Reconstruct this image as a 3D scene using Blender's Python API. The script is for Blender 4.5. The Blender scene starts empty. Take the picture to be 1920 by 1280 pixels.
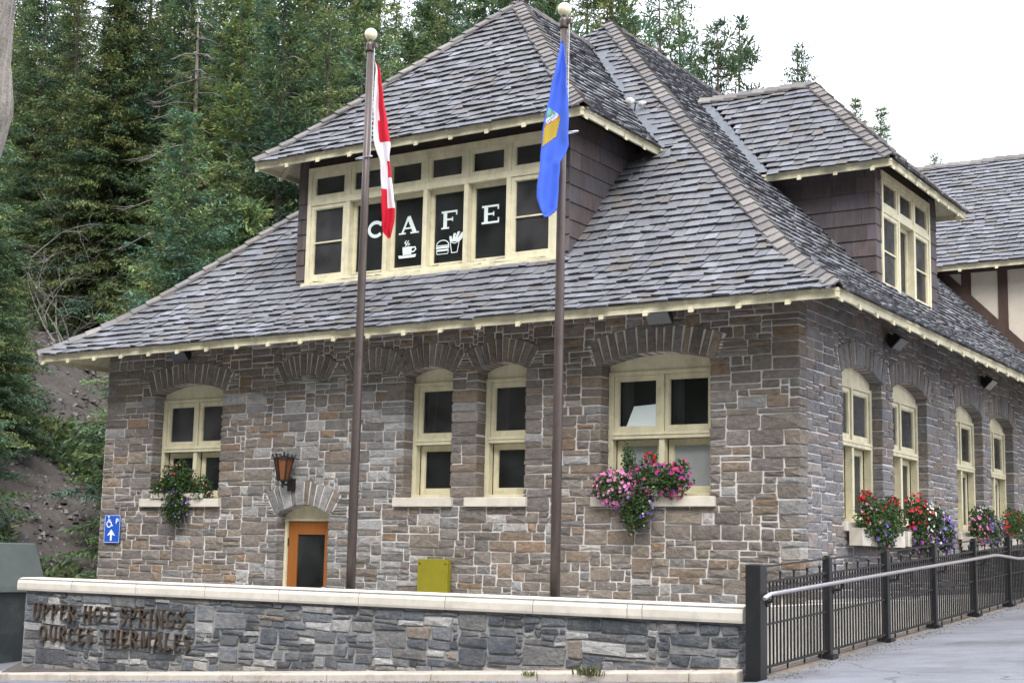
import bpy, math, random
import numpy as np
from mathutils import Vector, Matrix, noise
from mathutils.geometry import tessellate_polygon

scene = bpy.context.scene
COL = scene.collection
R_ = math.radians

# ---------------------------------------------------------------- camera
CAM = Vector((6.832, -17.26, 1.6))
RGT = Vector((0.84045, 0.54147, 0.02120))
UPV = Vector((0.06227, -0.13537, 0.98884))
FWD = Vector((-0.53830, 0.82975, 0.14749))
FPX = 2697.0
cd = bpy.data.cameras.new('camera')
cam = bpy.data.objects.new('camera', cd)
COL.objects.link(cam)
m = Matrix.Identity(4)
for i in range(3):
    m[i][0], m[i][1], m[i][2], m[i][3] = RGT[i], UPV[i], -FWD[i], CAM[i]
cam.matrix_world = m
cd.sensor_width = 36.0
cd.lens = FPX / 1920 * 36.0
cd.clip_end = 2000
scene.camera = cam

def at(px, py, depth):
    """a point of the place: the direction seen at photo pixel (px, py), `depth` metres along the view axis"""
    return CAM + depth * (FWD + RGT * ((px - 960) / FPX) - UPV * ((py - 640) / FPX))

def pix(P):
    q = Vector(P) - CAM
    d = q.dot(FWD)
    return 960 + FPX * q.dot(RGT) / d, 640 - FPX * q.dot(UPV) / d, d

# ---------------------------------------------------------------- sky, sun, exposure
SUN_EL, SUN_AZ = R_(52), R_(35)            # azimuth measured from -Y towards +X
world = bpy.data.worlds.new('World')
scene.world = world
world.use_nodes = True
wn = world.node_tree.nodes
wl = world.node_tree.links
bg = wn['Background']
sky = wn.new('ShaderNodeTexSky')
sky.sky_type = 'NISHITA'
sky.sun_disc = False
sky.sun_elevation = SUN_EL
sky.sun_rotation = math.pi - SUN_AZ
sky.dust_density = 4.0
sky.air_density = 1.0
wm = wn.new('ShaderNodeMixRGB')             # an even white cloud layer over the clear sky
wm.inputs[0].default_value = 0.86
wm.inputs[2].default_value = (9.8, 10.2, 11.2, 1)
wl.new(sky.outputs[0], wm.inputs[1])
wl.new(wm.outputs[0], bg.inputs[0])
bg.inputs[1].default_value = 0.13
sd = bpy.data.lights.new('sun', 'SUN')
sd.energy = 1.3
sd.angle = R_(25)
sd.color = (1.0, 0.975, 0.94)
sun = bpy.data.objects.new('sun', sd)
COL.objects.link(sun)
sdir = Vector((math.sin(SUN_AZ) * math.cos(SUN_EL), -math.cos(SUN_AZ) * math.cos(SUN_EL), math.sin(SUN_EL)))
sun.rotation_euler = sdir.to_track_quat('Z', 'Y').to_euler()
scene.view_settings.view_transform = 'Standard'
scene.view_settings.look = 'None'
scene.view_settings.gamma = 1.0
scene.view_settings.use_curve_mapping = False
scene.view_settings.exposure = 1.30
scene.cycles.max_bounces = 6
scene.cycles.transparent_max_bounces = 12

# ---------------------------------------------------------------- helpers
def srgb(r, g, b):
    f = lambda c: (c / 255 / 12.92) if c / 255 <= 0.04045 else ((c / 255 + 0.055) / 1.055) ** 2.4
    return (f(r), f(g), f(b))

def mul(c, k):
    return (c[0] * k, c[1] * k, c[2] * k)

def mix(a, b, t):
    return tuple(a[i] * (1 - t) + b[i] * t for i in range(3))

def wloc(o):
    p = Vector((0, 0, 0))
    while o is not None:
        p += Vector(o.location)
        o = o.parent
    return p

class MB:
    """collects polygons (world coordinates) with one colour per face and links them as one mesh object"""
    def __init__(s):
        s.v, s.f, s.c = [], [], []
    def poly(s, pts, col=(1, 1, 1)):
        n = len(s.v)
        s.v.extend([tuple(p) for p in pts])
        s.f.append(tuple(range(n, n + len(pts))))
        s.c.append(col)
    def mesh(s, verts, faces, col=(1, 1, 1)):
        n = len(s.v)
        s.v.extend([tuple(p) for p in verts])
        for f in faces:
            s.f.append(tuple(i + n for i in f))
            s.c.append(col)
    def hexa(s, p, col=(1, 1, 1)):
        """eight corners: bottom 0-3 counter-clockwise seen from above, top 4-7"""
        s.mesh(p, [(3, 2, 1, 0), (4, 5, 6, 7), (0, 1, 5, 4), (1, 2, 6, 5), (2, 3, 7, 6), (3, 0, 4, 7)], col)
    def box(s, a, b, col=(1, 1, 1)):
        x0, x1 = sorted((a[0], b[0])); y0, y1 = sorted((a[1], b[1])); z0, z1 = sorted((a[2], b[2]))
        s.hexa([(x0, y0, z0), (x1, y0, z0), (x1, y1, z0), (x0, y1, z0),
                (x0, y0, z1), (x1, y0, z1), (x1, y1, z1), (x0, y1, z1)], col)
    def bar(s, a, b, w, h, col=(1, 1, 1), up=(0, 0, 1)):
        a, b = Vector(a), Vector(b)
        d = (b - a).normalized()
        sd_ = d.cross(Vector(up))
        if sd_.length < 1e-4:
            sd_ = d.cross(Vector((1, 0, 0)))
        sd_.normalize()
        u = sd_.cross(d).normalized()
        sd_ *= w / 2; u *= h / 2
        s.hexa([a - sd_ - u, a + sd_ - u, b + sd_ - u, b - sd_ - u, a - sd_ + u, a + sd_ + u, b + sd_ + u, b - sd_ + u], col)
    def tube(s, pts, rad, n=10, col=(1, 1, 1), cap=True):
        pts = [Vector(p) for p in pts]
        if not hasattr(rad, '__len__'):
            rad = [rad] * len(pts)
        base = len(s.v)
        prev = None
        for i, p in enumerate(pts):
            d = (pts[min(i + 1, len(pts) - 1)] - pts[max(i - 1, 0)]).normalized()
            if prev is None:
                a = d.cross(Vector((0, 0, 1)))
                if a.length < 1e-3:
                    a = d.cross(Vector((1, 0, 0)))
                a.normalize()
            else:
                a = (prev - d * prev.dot(d)).normalized()
            prev = a
            b = d.cross(a)
            for k in range(n):
                t = 2 * math.pi * k / n
                s.v.append(tuple(p + (a * math.cos(t) + b * math.sin(t)) * rad[i]))
        for i in range(len(pts) - 1):
            for k in range(n):
                s.f.append((base + i * n + k, base + i * n + (k + 1) % n, base + (i + 1) * n + (k + 1) % n, base + (i + 1) * n + k))
                s.c.append(col)
        if cap:
            s.f.append(tuple(base + k for k in range(n))[::-1]); s.c.append(col)
            e = base + (len(pts) - 1) * n
            s.f.append(tuple(e + k for k in range(n))); s.c.append(col)
    def lathe(s, base, prof, n=20, col=(1, 1, 1)):
        b0 = len(s.v)
        for r, z in prof:
            for k in range(n):
                t = 2 * math.pi * k / n
                s.v.append((base[0] + r * math.cos(t), base[1] + r * math.sin(t), base[2] + z))
        for i in range(len(prof) - 1):
            for k in range(n):
                s.f.append((b0 + i * n + k, b0 + i * n + (k + 1) % n, b0 + (i + 1) * n + (k + 1) % n, b0 + (i + 1) * n + k))
                s.c.append(col)
    def build(s, name, mat, parent=None, smooth=False, bevel=0.0, local=False):
        me = bpy.data.meshes.new(name)
        off = Vector((0, 0, 0)) if (local or parent is None) else wloc(parent)
        if off.length > 0:
            arr = np.array(s.v, dtype=np.float64) - np.array(off)
            vs = arr.tolist()
        else:
            vs = s.v
        me.from_pydata(vs, [], s.f)
        ca = me.color_attributes.new('Col', 'FLOAT_COLOR', 'CORNER')
        cnt = np.array([len(f) for f in s.f])
        cols = np.ones((len(s.f), 4), dtype=np.float32)
        cols[:, :3] = np.array(s.c, dtype=np.float32)
        ca.data.foreach_set('color', np.repeat(cols, cnt, axis=0).ravel())
        if smooth:
            me.polygons.foreach_set('use_smooth', [True] * len(me.polygons))
        me.materials.append(mat)
        me.update()
        o = bpy.data.objects.new(name, me)
        COL.objects.link(o)
        if parent is not None:
            o.parent = parent
        if bevel > 0:
            b = o.modifiers.new('bevel', 'BEVEL')
            b.width = bevel; b.segments = 2; b.limit_method = 'ANGLE'
        return o

def tag(o, label=None, cat=None, group=None, kind=None):
    if label: o['label'] = label
    if cat: o['category'] = cat
    if group: o['group'] = group
    if kind: o['kind'] = kind
    return o

def thing(name, loc, label, cat, group=None):
    o = bpy.data.objects.new(name, None)
    o.empty_display_size = 0.2
    COL.objects.link(o)
    o.location = loc
    return tag(o, label, cat, group)

def copy_tree(o, parent=None):
    c = o.copy()
    COL.objects.link(c)
    if parent is not None:
        c.parent = parent
    for ch in o.children:
        copy_tree(ch, c)
    return c

# ---------------------------------------------------------------- materials
def new_mat(name):
    mt = bpy.data.materials.new(name)
    mt.use_nodes = True
    nt = mt.node_tree
    return mt, nt, nt.nodes['Principled BSDF']

def mat_v(name, tint=(1, 1, 1), rough=0.85, scale=(6, 6, 6), amt=0.25, det=6, bump=0.0, bscale=40, bdist=0.01, spec=0.3, metal=0.0,
          stain=None, sscale=1.2, samt=0.0, sheen=0.0, grime=0.0, gscale=(1.6, 1.6, .4)):
    """colour attribute x tint x noise variation, with noise relief; `stain` adds patches of a second colour"""
    mt, nt, p = new_mat(name)
    N, L = nt.nodes, nt.links
    tc = N.new('ShaderNodeTexCoord')
    mp = N.new('ShaderNodeMapping')
    mp.inputs['Scale'].default_value = scale
    L.new(tc.outputs['Object'], mp.inputs['Vector'])
    nz = N.new('ShaderNodeTexNoise')
    nz.inputs['Scale'].default_value = 1.0
    nz.inputs['Detail'].default_value = det
    nz.inputs['Roughness'].default_value = 0.65
    L.new(mp.outputs[0], nz.inputs['Vector'])
    mr = N.new('ShaderNodeMapRange')
    mr.inputs['From Min'].default_value = 0.25
    mr.inputs['From Max'].default_value = 0.75
    mr.inputs['To Min'].default_value = 1 - amt
    mr.inputs['To Max'].default_value = 1 + amt
    L.new(nz.outputs['Fac'], mr.inputs['Value'])
    at_ = N.new('ShaderNodeAttribute')
    at_.attribute_name = 'Col'
    t1 = N.new('ShaderNodeMixRGB'); t1.blend_type = 'MULTIPLY'; t1.inputs[0].default_value = 1
    t1.inputs[2].default_value = (*tint, 1)
    L.new(at_.outputs['Color'], t1.inputs[1])
    t2 = N.new('ShaderNodeVectorMath'); t2.operation = 'SCALE'
    L.new(t1.outputs[0], t2.inputs[0]); L.new(mr.outputs[0], t2.inputs['Scale'])
    out = t2.outputs[0]
    if stain is not None:
        n2 = N.new('ShaderNodeTexNoise')
        n2.inputs['Scale'].default_value = sscale
        n2.inputs['Detail'].default_value = 8
        n2.inputs['Roughness'].default_value = 0.7
        L.new(tc.outputs['Object'], n2.inputs['Vector'])
        m2 = N.new('ShaderNodeMapRange')
        m2.inputs['From Min'].default_value = 0.5
        m2.inputs['From Max'].default_value = 0.7
        m2.inputs['To Max'].default_value = samt
        L.new(n2.outputs['Fac'], m2.inputs['Value'])
        mx = N.new('ShaderNodeMixRGB')
        mx.inputs[2].default_value = (*stain, 1)
        L.new(m2.outputs[0], mx.inputs[0]); L.new(out, mx.inputs[1])
        out = mx.outputs[0]
    if grime > 0:
        g1 = N.new('ShaderNodeMapping'); g1.inputs['Scale'].default_value = gscale
        L.new(tc.outputs['Object'], g1.inputs['Vector'])
        g2 = N.new('ShaderNodeTexNoise'); g2.inputs['Scale'].default_value = 1.0; g2.inputs['Detail'].default_value = 7; g2.inputs['Roughness'].default_value = 0.62
        L.new(g1.outputs[0], g2.inputs['Vector'])
        g3 = N.new('ShaderNodeMapRange'); g3.inputs['From Min'].default_value = 0.33; g3.inputs['From Max'].default_value = 0.62
        g3.inputs['To Min'].default_value = 1 - grime; g3.inputs['To Max'].default_value = 1 + grime * .25
        L.new(g2.outputs['Fac'], g3.inputs['Value'])
        g4 = N.new('ShaderNodeVectorMath'); g4.operation = 'SCALE'
        L.new(out, g4.inputs[0]); L.new(g3.outputs[0], g4.inputs['Scale'])
        out = g4.outputs[0]
    L.new(out, p.inputs['Base Color'])
    p.inputs['Roughness'].default_value = rough
    p.inputs['Metallic'].default_value = metal
    p.inputs['Specular IOR Level'].default_value = spec
    if bump > 0:
        n3 = N.new('ShaderNodeTexNoise')
        n3.inputs['Scale'].default_value = bscale
        n3.inputs['Detail'].default_value = 8
        n3.inputs['Roughness'].default_value = 0.7
        L.new(tc.outputs['Object'], n3.inputs['Vector'])
        b = N.new('ShaderNodeBump')
        b.inputs['Strength'].default_value = bump
        b.inputs['Distance'].default_value = bdist
        L.new(n3.outputs['Fac'], b.inputs['Height'])
        L.new(b.outputs[0], p.inputs['Normal'])
    return mt

def mat_glass(name, tint, trans, rough=0.03):
    mt, nt, p = new_mat(name)
    N, L = nt.nodes, nt.links
    p.inputs['Base Color'].default_value = (*tint, 1)
    p.inputs['Roughness'].default_value = rough
    p.inputs['Specular IOR Level'].default_value = 0.5
    tcg = N.new('ShaderNodeTexCoord'); nzg = N.new('ShaderNodeTexNoise'); nzg.inputs['Scale'].default_value = 2.2; nzg.inputs['Detail'].default_value = 2
    L.new(tcg.outputs['Object'], nzg.inputs['Vector'])
    bpg = N.new('ShaderNodeBump'); bpg.inputs['Strength'].default_value = 0.25; bpg.inputs['Distance'].default_value = 0.05
    nzd = N.new('ShaderNodeTexNoise'); nzd.inputs['Scale'].default_value = 1.7; nzd.inputs['Detail'].default_value = 5
    L.new(tcg.outputs['Object'], nzd.inputs['Vector'])
    mrd = N.new('ShaderNodeMapRange'); mrd.inputs['From Min'].default_value = .3; mrd.inputs['From Max'].default_value = .7; mrd.inputs['To Min'].default_value = .35; mrd.inputs['To Max'].default_value = 1.7
    L.new(nzd.outputs['Fac'], mrd.inputs['Value'])
    scd = N.new('ShaderNodeVectorMath'); scd.operation = 'SCALE'; scd.inputs[0].default_value = tint
    L.new(mrd.outputs[0], scd.inputs['Scale']); L.new(scd.outputs[0], p.inputs['Base Color'])
    L.new(nzg.outputs['Fac'], bpg.inputs['Height']); L.new(bpg.outputs[0], p.inputs['Normal'])
    tr = N.new('ShaderNodeBsdfTransparent')
    tr.inputs[0].default_value = (0.86, 0.9, 0.9, 1)
    fr = N.new('ShaderNodeFresnel'); fr.inputs[0].default_value = 1.5
    mm = N.new('ShaderNodeMath'); mm.operation = 'MULTIPLY_ADD'
    mm.inputs[1].default_value = -trans; mm.inputs[2].default_value = trans
    L.new(fr.outputs[0], mm.inputs[0])
    mx = N.new('ShaderNodeMixShader')
    L.new(mm.outputs[0], mx.inputs[0]); L.new(p.outputs[0], mx.inputs[1]); L.new(tr.outputs[0], mx.inputs[2])
    L.new(mx.outputs[0], N['Material Output'].inputs['Surface'])
    return mt

def mat_leaf(name, rough=0.6, trans=0.25):
    mt, nt, p = new_mat(name)
    N, L = nt.nodes, nt.links
    a = N.new('ShaderNodeAttribute'); a.attribute_name = 'Col'
    oi = N.new('ShaderNodeObjectInfo')
    mr = N.new('ShaderNodeMapRange')
    mr.inputs['To Min'].default_value = 0.75; mr.inputs['To Max'].default_value = 1.25
    L.new(oi.outputs['Random'], mr.inputs['Value'])
    sc = N.new('ShaderNodeVectorMath'); sc.operation = 'SCALE'
    L.new(a.outputs['Color'], sc.inputs[0]); L.new(mr.outputs[0], sc.inputs['Scale'])
    L.new(sc.outputs[0], p.inputs['Base Color'])
    p.inputs['Roughness'].default_value = rough
    p.inputs['Specular IOR Level'].default_value = 0.2
    tl = N.new('ShaderNodeBsdfTranslucent')
    L.new(sc.outputs[0], tl.inputs[0])
    mx = N.new('ShaderNodeMixShader'); mx.inputs[0].default_value = trans
    L.new(p.outputs[0], mx.inputs[1]); L.new(tl.outputs[0], mx.inputs[2])
    L.new(mx.outputs[0], N['Material Output'].inputs['Surface'])
    return mt

M = {}
M['stone'] = mat_v('stone', rough=0.88, scale=(13, 13, 20), amt=0.36, bump=1.0, bscale=15, bdist=0.04, stain=srgb(128, 112, 94), sscale=3.4, samt=0.28, grime=0.22, gscale=(.9, .9, .35))
M['mortar'] = mat_v('mortar', srgb(206, 201, 197), 0.95, (20, 20, 20), 0.12, bump=0.4, bscale=60, stain=srgb(140, 136, 132), sscale=1.1, samt=0.25, grime=0.06, gscale=(.9, .9, .35))
M['grey_stone'] = mat_v('grey_stone', rough=0.85, scale=(12, 12, 22), amt=0.38, bump=1.0, bscale=20, bdist=0.035, stain=srgb(160, 152, 144), sscale=5.0, samt=0.4, grime=0.15)
M['grey_mortar'] = mat_v('grey_mortar', srgb(140, 139, 137), 0.95, (18, 18, 18), 0.25, bump=0.6, bscale=40, stain=srgb(80, 82, 84), sscale=2.0, samt=0.6)
M['coping'] = mat_v('coping', srgb(205, 197, 183), 0.85, (6, 6, 6), 0.08, bump=0.25, bscale=90, bdist=0.004, stain=srgb(168, 163, 156), sscale=4.0, samt=0.5, grime=0.14, gscale=(1.5, 3, 3))
M['kerb'] = mat_v('kerb', srgb(182, 172, 160), 0.9, (5, 5, 5), 0.15, bump=0.4, bscale=50, stain=srgb(120, 112, 106), sscale=3.0, samt=0.6)
M['shake_x'] = mat_v('shake_x', rough=0.75, scale=(55, 5, 5), amt=0.28, bump=0.5, bscale=30, bdist=0.01, spec=0.4, stain=srgb(76, 74, 70), sscale=2.2, samt=0.4, grime=0.2, gscale=(.8, .8, .5))
M['shake_y'] = mat_v('shake_y', rough=0.75, scale=(5, 55, 5), amt=0.28, bump=0.5, bscale=30, bdist=0.01, spec=0.4, stain=srgb(76, 74, 70), sscale=2.2, samt=0.4, grime=0.2, gscale=(.8, .8, .5))
M['deck'] = mat_v('deck', srgb(52, 46, 42), 0.95, (5, 5, 5), 0.2)
M['cream'] = mat_v('cream', srgb(217, 209, 178), 0.6, (9, 9, 3), 0.08, bump=0.2, bscale=50, bdist=0.004, stain=srgb(170, 160, 134), sscale=5.5, samt=0.5, grime=0.16, gscale=(4, 4, 1.5))
M['wall_shingle'] = mat_v('wall_shingle', rough=0.8, scale=(14, 14, 3), amt=0.28, bump=0.4, bscale=35, bdist=0.006, stain=srgb(60, 56, 58), sscale=2.0, samt=0.4, grime=.2)
M['plaster'] = mat_v('plaster', srgb(198, 188, 172), 0.92, (3, 3, 3), 0.08, bump=0.7, bscale=45, bdist=0.02)
M['timber'] = mat_v('timber', srgb(74, 58, 52), 0.8, (8, 8, 2), 0.25, bump=0.3, bscale=30)
M['glass'] = mat_glass('glass', (0.05, 0.054, 0.055), 0.68)
M['screen_glass'] = mat_glass('screen_glass', (0.075, 0.073, 0.077), 0.5, 0.2)
M['frosted_glass'] = mat_v('frosted_glass', srgb(148, 152, 152), 0.35, (3, 3, 3), 0.12, spec=0.5, stain=srgb(170, 160, 140), sscale=7, samt=0.35)
M['decal'] = mat_v('decal', srgb(225, 235, 232), 0.6, (4, 4, 4), 0.03)
M['door'] = mat_v('door', srgb(146, 90, 44), 0.5, (14, 14, 2), 0.16, bump=0.2, bscale=40, bdist=0.003, stain=srgb(150, 84, 30), sscale=3.0, samt=0.5)
M['iron'] = mat_v('iron', srgb(20, 22, 24), 0.5, (10, 10, 10), 0.2, spec=0.5, stain=srgb(60, 42, 36), sscale=6, samt=0.4)
M['lens'] = mat_v('lens', srgb(90, 94, 98), 0.2, (5, 5, 5), 0.1, spec=0.6)
M['lamp_glass'] = mat_v('lamp_glass', srgb(118, 68, 32), 0.3, (10, 10, 10), 0.25, spec=0.5)
M['steel'] = mat_v('steel', srgb(200, 196, 202), 0.28, (10, 10, 10), 0.08, metal=0.9)
M['pole'] = mat_v('pole', srgb(88, 78, 74), 0.42, (14, 14, 1.5), 0.22, metal=0.45, spec=0.5, stain=srgb(64, 50, 46), sscale=3, samt=0.6)
M['finial'] = mat_v('finial', srgb(236, 226, 190), 0.25, (6, 6, 6), 0.05, spec=0.6)
M['rope'] = mat_v('rope', srgb(200, 198, 194), 0.9, (30, 30, 30), 0.1)
M['flag'] = mat_v('flag', rough=0.75, scale=(5, 5, 5), amt=0.06, bump=0.15, bscale=90, bdist=0.003, sheen=0.2)
M['bronze'] = mat_v('bronze', srgb(84, 72, 62), 0.55, (10, 10, 10), 0.3, metal=0.3, spec=0.4, stain=srgb(60, 52, 46), sscale=8, samt=0.6)
M['sign'] = mat_v('sign', rough=0.4, scale=(4, 4, 4), amt=0.03)
M['panel'] = mat_v('panel', srgb(132, 124, 30), 0.6, (6, 6, 2), 0.12, bump=0.1, stain=srgb(120, 112, 30), sscale=5, samt=0.5)
M['bin'] = mat_v('bin', rough=0.5, scale=(4, 4, 4), amt=0.12, spec=0.4, stain=srgb(90, 96, 90), sscale=3, samt=0.35)
M['flap'] = mat_v('flap', srgb(104, 108, 113), 0.6, (6, 6, 6), 0.15, metal=0.25, stain=srgb(80, 80, 84), sscale=4, samt=0.5)
M['leaf'] = mat_leaf('leaf')
M['needle'] = mat_leaf('needle', 0.65, 0.3)
M['petal'] = mat_leaf('petal', 0.7, 0.3)
M['bark'] = mat_v('bark', rough=0.95, scale=(14, 14, 3), amt=0.4, bump=0.8, bscale=14, bdist=0.03)
M['dead_wood'] = mat_v('dead_wood', rough=0.9, scale=(38, 38, 3.0), amt=0.55, det=9, bump=1.0, bscale=22, bdist=0.03, grime=.2)
M['hill'] = mat_v('hill', srgb(92, 86, 83), 0.95, (1.6, 1.6, 1.6), 0.4, det=10, bump=0.9, bscale=3.0, bdist=0.12, stain=srgb(84, 86, 62), sscale=0.35, samt=0.6)
M['asphalt'] = mat_v('asphalt', srgb(118, 119, 125), 0.9, (60, 60, 60), 0.22, det=8, bump=0.8, bscale=110, bdist=0.01, stain=srgb(88, 87, 88), sscale=0.9, samt=0.65, grime=0.28, gscale=(.5, 1.6, 1))
_nt = M['asphalt'].node_tree
_N, _L = _nt.nodes, _nt.links
_p = _N['Principled BSDF']
_src = _p.inputs['Base Color'].links[0].from_socket
_tc = _N.new('ShaderNodeTexCoord')
_nz = _N.new('ShaderNodeTexNoise'); _nz.inputs['Scale'].default_value = 1.3; _nz.inputs['Detail'].default_value = 6
_ad = _N.new('ShaderNodeVectorMath'); _ad.operation = 'MULTIPLY_ADD'; _ad.inputs[1].default_value = (.9, .9, .9)
_L.new(_tc.outputs['Object'], _nz.inputs['Vector']); _L.new(_nz.outputs['Color'], _ad.inputs[0]); _L.new(_tc.outputs['Object'], _ad.inputs[2])
_vo = _N.new('ShaderNodeTexVoronoi'); _vo.feature = 'DISTANCE_TO_EDGE'; _vo.inputs['Scale'].default_value = .33
_L.new(_ad.outputs[0], _vo.inputs['Vector'])
_mr = _N.new('ShaderNodeMapRange'); _mr.inputs['From Max'].default_value = .007; _mr.inputs['To Min'].default_value = .45; _mr.inputs['To Max'].default_value = 1
_L.new(_vo.outputs['Distance'], _mr.inputs['Value'])
_sc = _N.new('ShaderNodeVectorMath'); _sc.operation = 'SCALE'
_L.new(_src, _sc.inputs[0]); _L.new(_mr.outputs[0], _sc.inputs['Scale']); _L.new(_sc.outputs[0], _p.inputs['Base Color'])
M['concrete'] = mat_v('concrete', srgb(178, 176, 172), 0.9, (3, 3, 3), 0.14, bump=0.3, bscale=40, stain=srgb(140, 138, 134), sscale=1.5, samt=0.5)
M['cloth'] = mat_v('cloth', rough=0.9, scale=(6, 6, 2), amt=0.1)
M['interior'] = mat_v('interior', srgb(120, 108, 96), 0.9, (2, 2, 2), 0.1)
M['gravel'] = mat_v('gravel', rough=0.92, scale=(8, 8, 8), amt=0.25)

# ---------------------------------------------------------------- ground
def road_z(x, y):
    return 0.43 + 0.061 * (x - 0.9) + 0.055 * (y + 3.4)

def smooth(t):
    t = max(0.0, min(1.0, t))
    return t * t * (3 - 2 * t)

def hill_d(x, y):
    x0 = -14.0 - 10 * smooth((-1.5 - y) / 9)
    dx = max(0.0, x0 - x)
    dy = max(0.0, y - 25)
    return math.hypot(dx, dy)

def hill_z(x, y):
    d = hill_d(x, y)
    if y < -3.3 or x > 0.95 or (x < -10.45 and y < .4):
        base = road_z(x, min(y, 22)) - 0.25
    else:
        base = 0.12
    base = base + (0.1 - base) * smooth(d / 3)
    w = min(1.0, d / 3)
    n = noise.fractal(Vector((x * 0.16, y * 0.16, 0.3)), 0.8, 2.1, 4)
    rise = 0.62 * d if d < 14 else 8.68 + 0.42 * (d - 14)
    rise = min(rise, 27)
    # a gentler flank towards the right of the place
    rise *= 1 - 0.45 * smooth((x + 6) / 40)
    back = max(0.0, -34 - y)                 # unseen mountainside behind the camera, added to block low sky light
    rise += min(1.0 * back, 85)
    return base + rise + n * 0.8 * w

def axis(a, b, fine0, fine1, sf, sc):
    out = [a]
    while out[-1] < b:
        out.append(out[-1] + (sf if fine0 <= out[-1] < fine1 else sc))
    return out

xs = axis(-170, 170, -60, 12, 0.9, 8)
ys = axis(-180, 260, -8, 60, 0.9, 8)
mb = MB()
mb.v = [(x, y, hill_z(x, y)) for y in ys for x in xs]
nx = len(xs)
mb.f = [(j * nx + i, j * nx + i + 1, (j + 1) * nx + i + 1, (j + 1) * nx + i) for j in range(len(ys) - 1) for i in range(nx - 1)]
mb.c = [(1, 1, 1) if mb.v[f[0]][1] > -30 else (.40, .55, .32) for f in mb.f]  # dark green on the unseen slope added behind the camera
tag(mb.build('hillside', M['hill'], smooth=True), kind='structure')

mb = MB()          # the road in front and the paved ramp that climbs along the side of the building
def sheet(xa, xb, ya, yb, st=1.5):
    nxx = max(1, int((xb - xa) / st)); nyy = max(1, int((yb - ya) / st))
    vs = []; fs = []
    for j in range(nyy + 1):
        for i in range(nxx + 1):
            x = xa + (xb - xa) * i / nxx; y = ya + (yb - ya) * j / nyy
            vs.append((x, y, road_z(x, y) + 0.012 * noise.noise(Vector((x * .5, y * .5, 4)))))
    for j in range(nyy):
        for i in range(nxx):
            a = j * (nxx + 1) + i
            fs.append((a, a + 1, a + nxx + 2, a + nxx + 1))
    mb.mesh(vs, fs)
sheet(-22, 60, -33, -3.64); sheet(-22, -10.45, -3.64, 0.0)
sheet(0.98, 60, -3.64, 22)
tag(mb.build('road', M['asphalt'], smooth=True), kind='structure')

mb = MB()          # paved terrace between the low wall and the building
mb.box((-10.4, -3.3, -0.6), (0.9, 0.1, 0.16)); mb.box((-12.5, -1.2, -0.6), (-10.401, 0.1, 0.155))
tag(mb.build('terrace', M['concrete']), kind='structure')

# ---------------------------------------------------------------- the stone building
BX0, BX1, BY1 = -12.8, 0.0, 15.0
bld = thing('stone_building', (-6.4, 0, 0), 'two storey stone cafe building with grey shake roofs and dormers', 'building')

def F_front(u, v, d): return (u, -d, v)
def F_side(u, v, d): return (d, u, v)

def fbox(mb, F, u0, u1, v0, v1, d0, d1, col=(1, 1, 1)):
    a = F(u0, v0, d0); b = F(u1, v1, d1)
    mb.box(a, b, col)

def arc_pts(u0, u1, vs, rise, n=12, off=0.0):
    """points from (u1,vs) to (u0,vs) along the segmental arch, moved outwards by off"""
    a = (u1 - u0) / 2; c = (u0 + u1) / 2
    Rr = (a * a + rise * rise) / (2 * rise)
    vc = vs + rise - Rr
    th = math.asin(min(1, a / Rr))
    return [(c + (Rr + off) * math.sin(th - 2 * th * k / n), vc + (Rr + off) * math.cos(th - 2 * th * k / n)) for k in range(n + 1)]

class Opening:
    def __init__(s, u0, u1, v0, vs, rise, ring=0.40, nv=11, sill=None):
        s.u0, s.u1, s.v0, s.vs, s.rise, s.ring, s.nv, s.sill = u0, u1, v0, vs, rise, ring, nv, sill
        a = (u1 - u0) / 2
        s.c = (u0 + u1) / 2
        s.R = (a * a + rise * rise) / (2 * rise)
        s.vc = vs + rise - s.R
        s.th = math.asin(a / s.R)
    def inside(s, u, v, g=0.0):
        if s.u0 - g < u < s.u1 + g and s.v0 - g < v < s.vs:
            return True
        return s.u0 - g < u < s.u1 + g and v >= s.vs and math.hypot(u - s.c, v - s.vc) < s.R + g
    def in_ring(s, u, v):
        r = math.hypot(u - s.c, v - s.vc)
        if not (s.R - 0.001 <= r <= s.R + s.ring - 0.05) or v < s.vc:
            return False
        return abs(math.atan2(u - s.c, v - s.vc)) < s.th + 0.01
    def loop(s, g=0.0):
        pts = [(s.u0 - g, s.v0 - g), (s.u1 + g, s.v0 - g)]
        pts += arc_pts(s.u0 - g, s.u1 + g, s.vs, s.rise, 12)
        return pts

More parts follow.
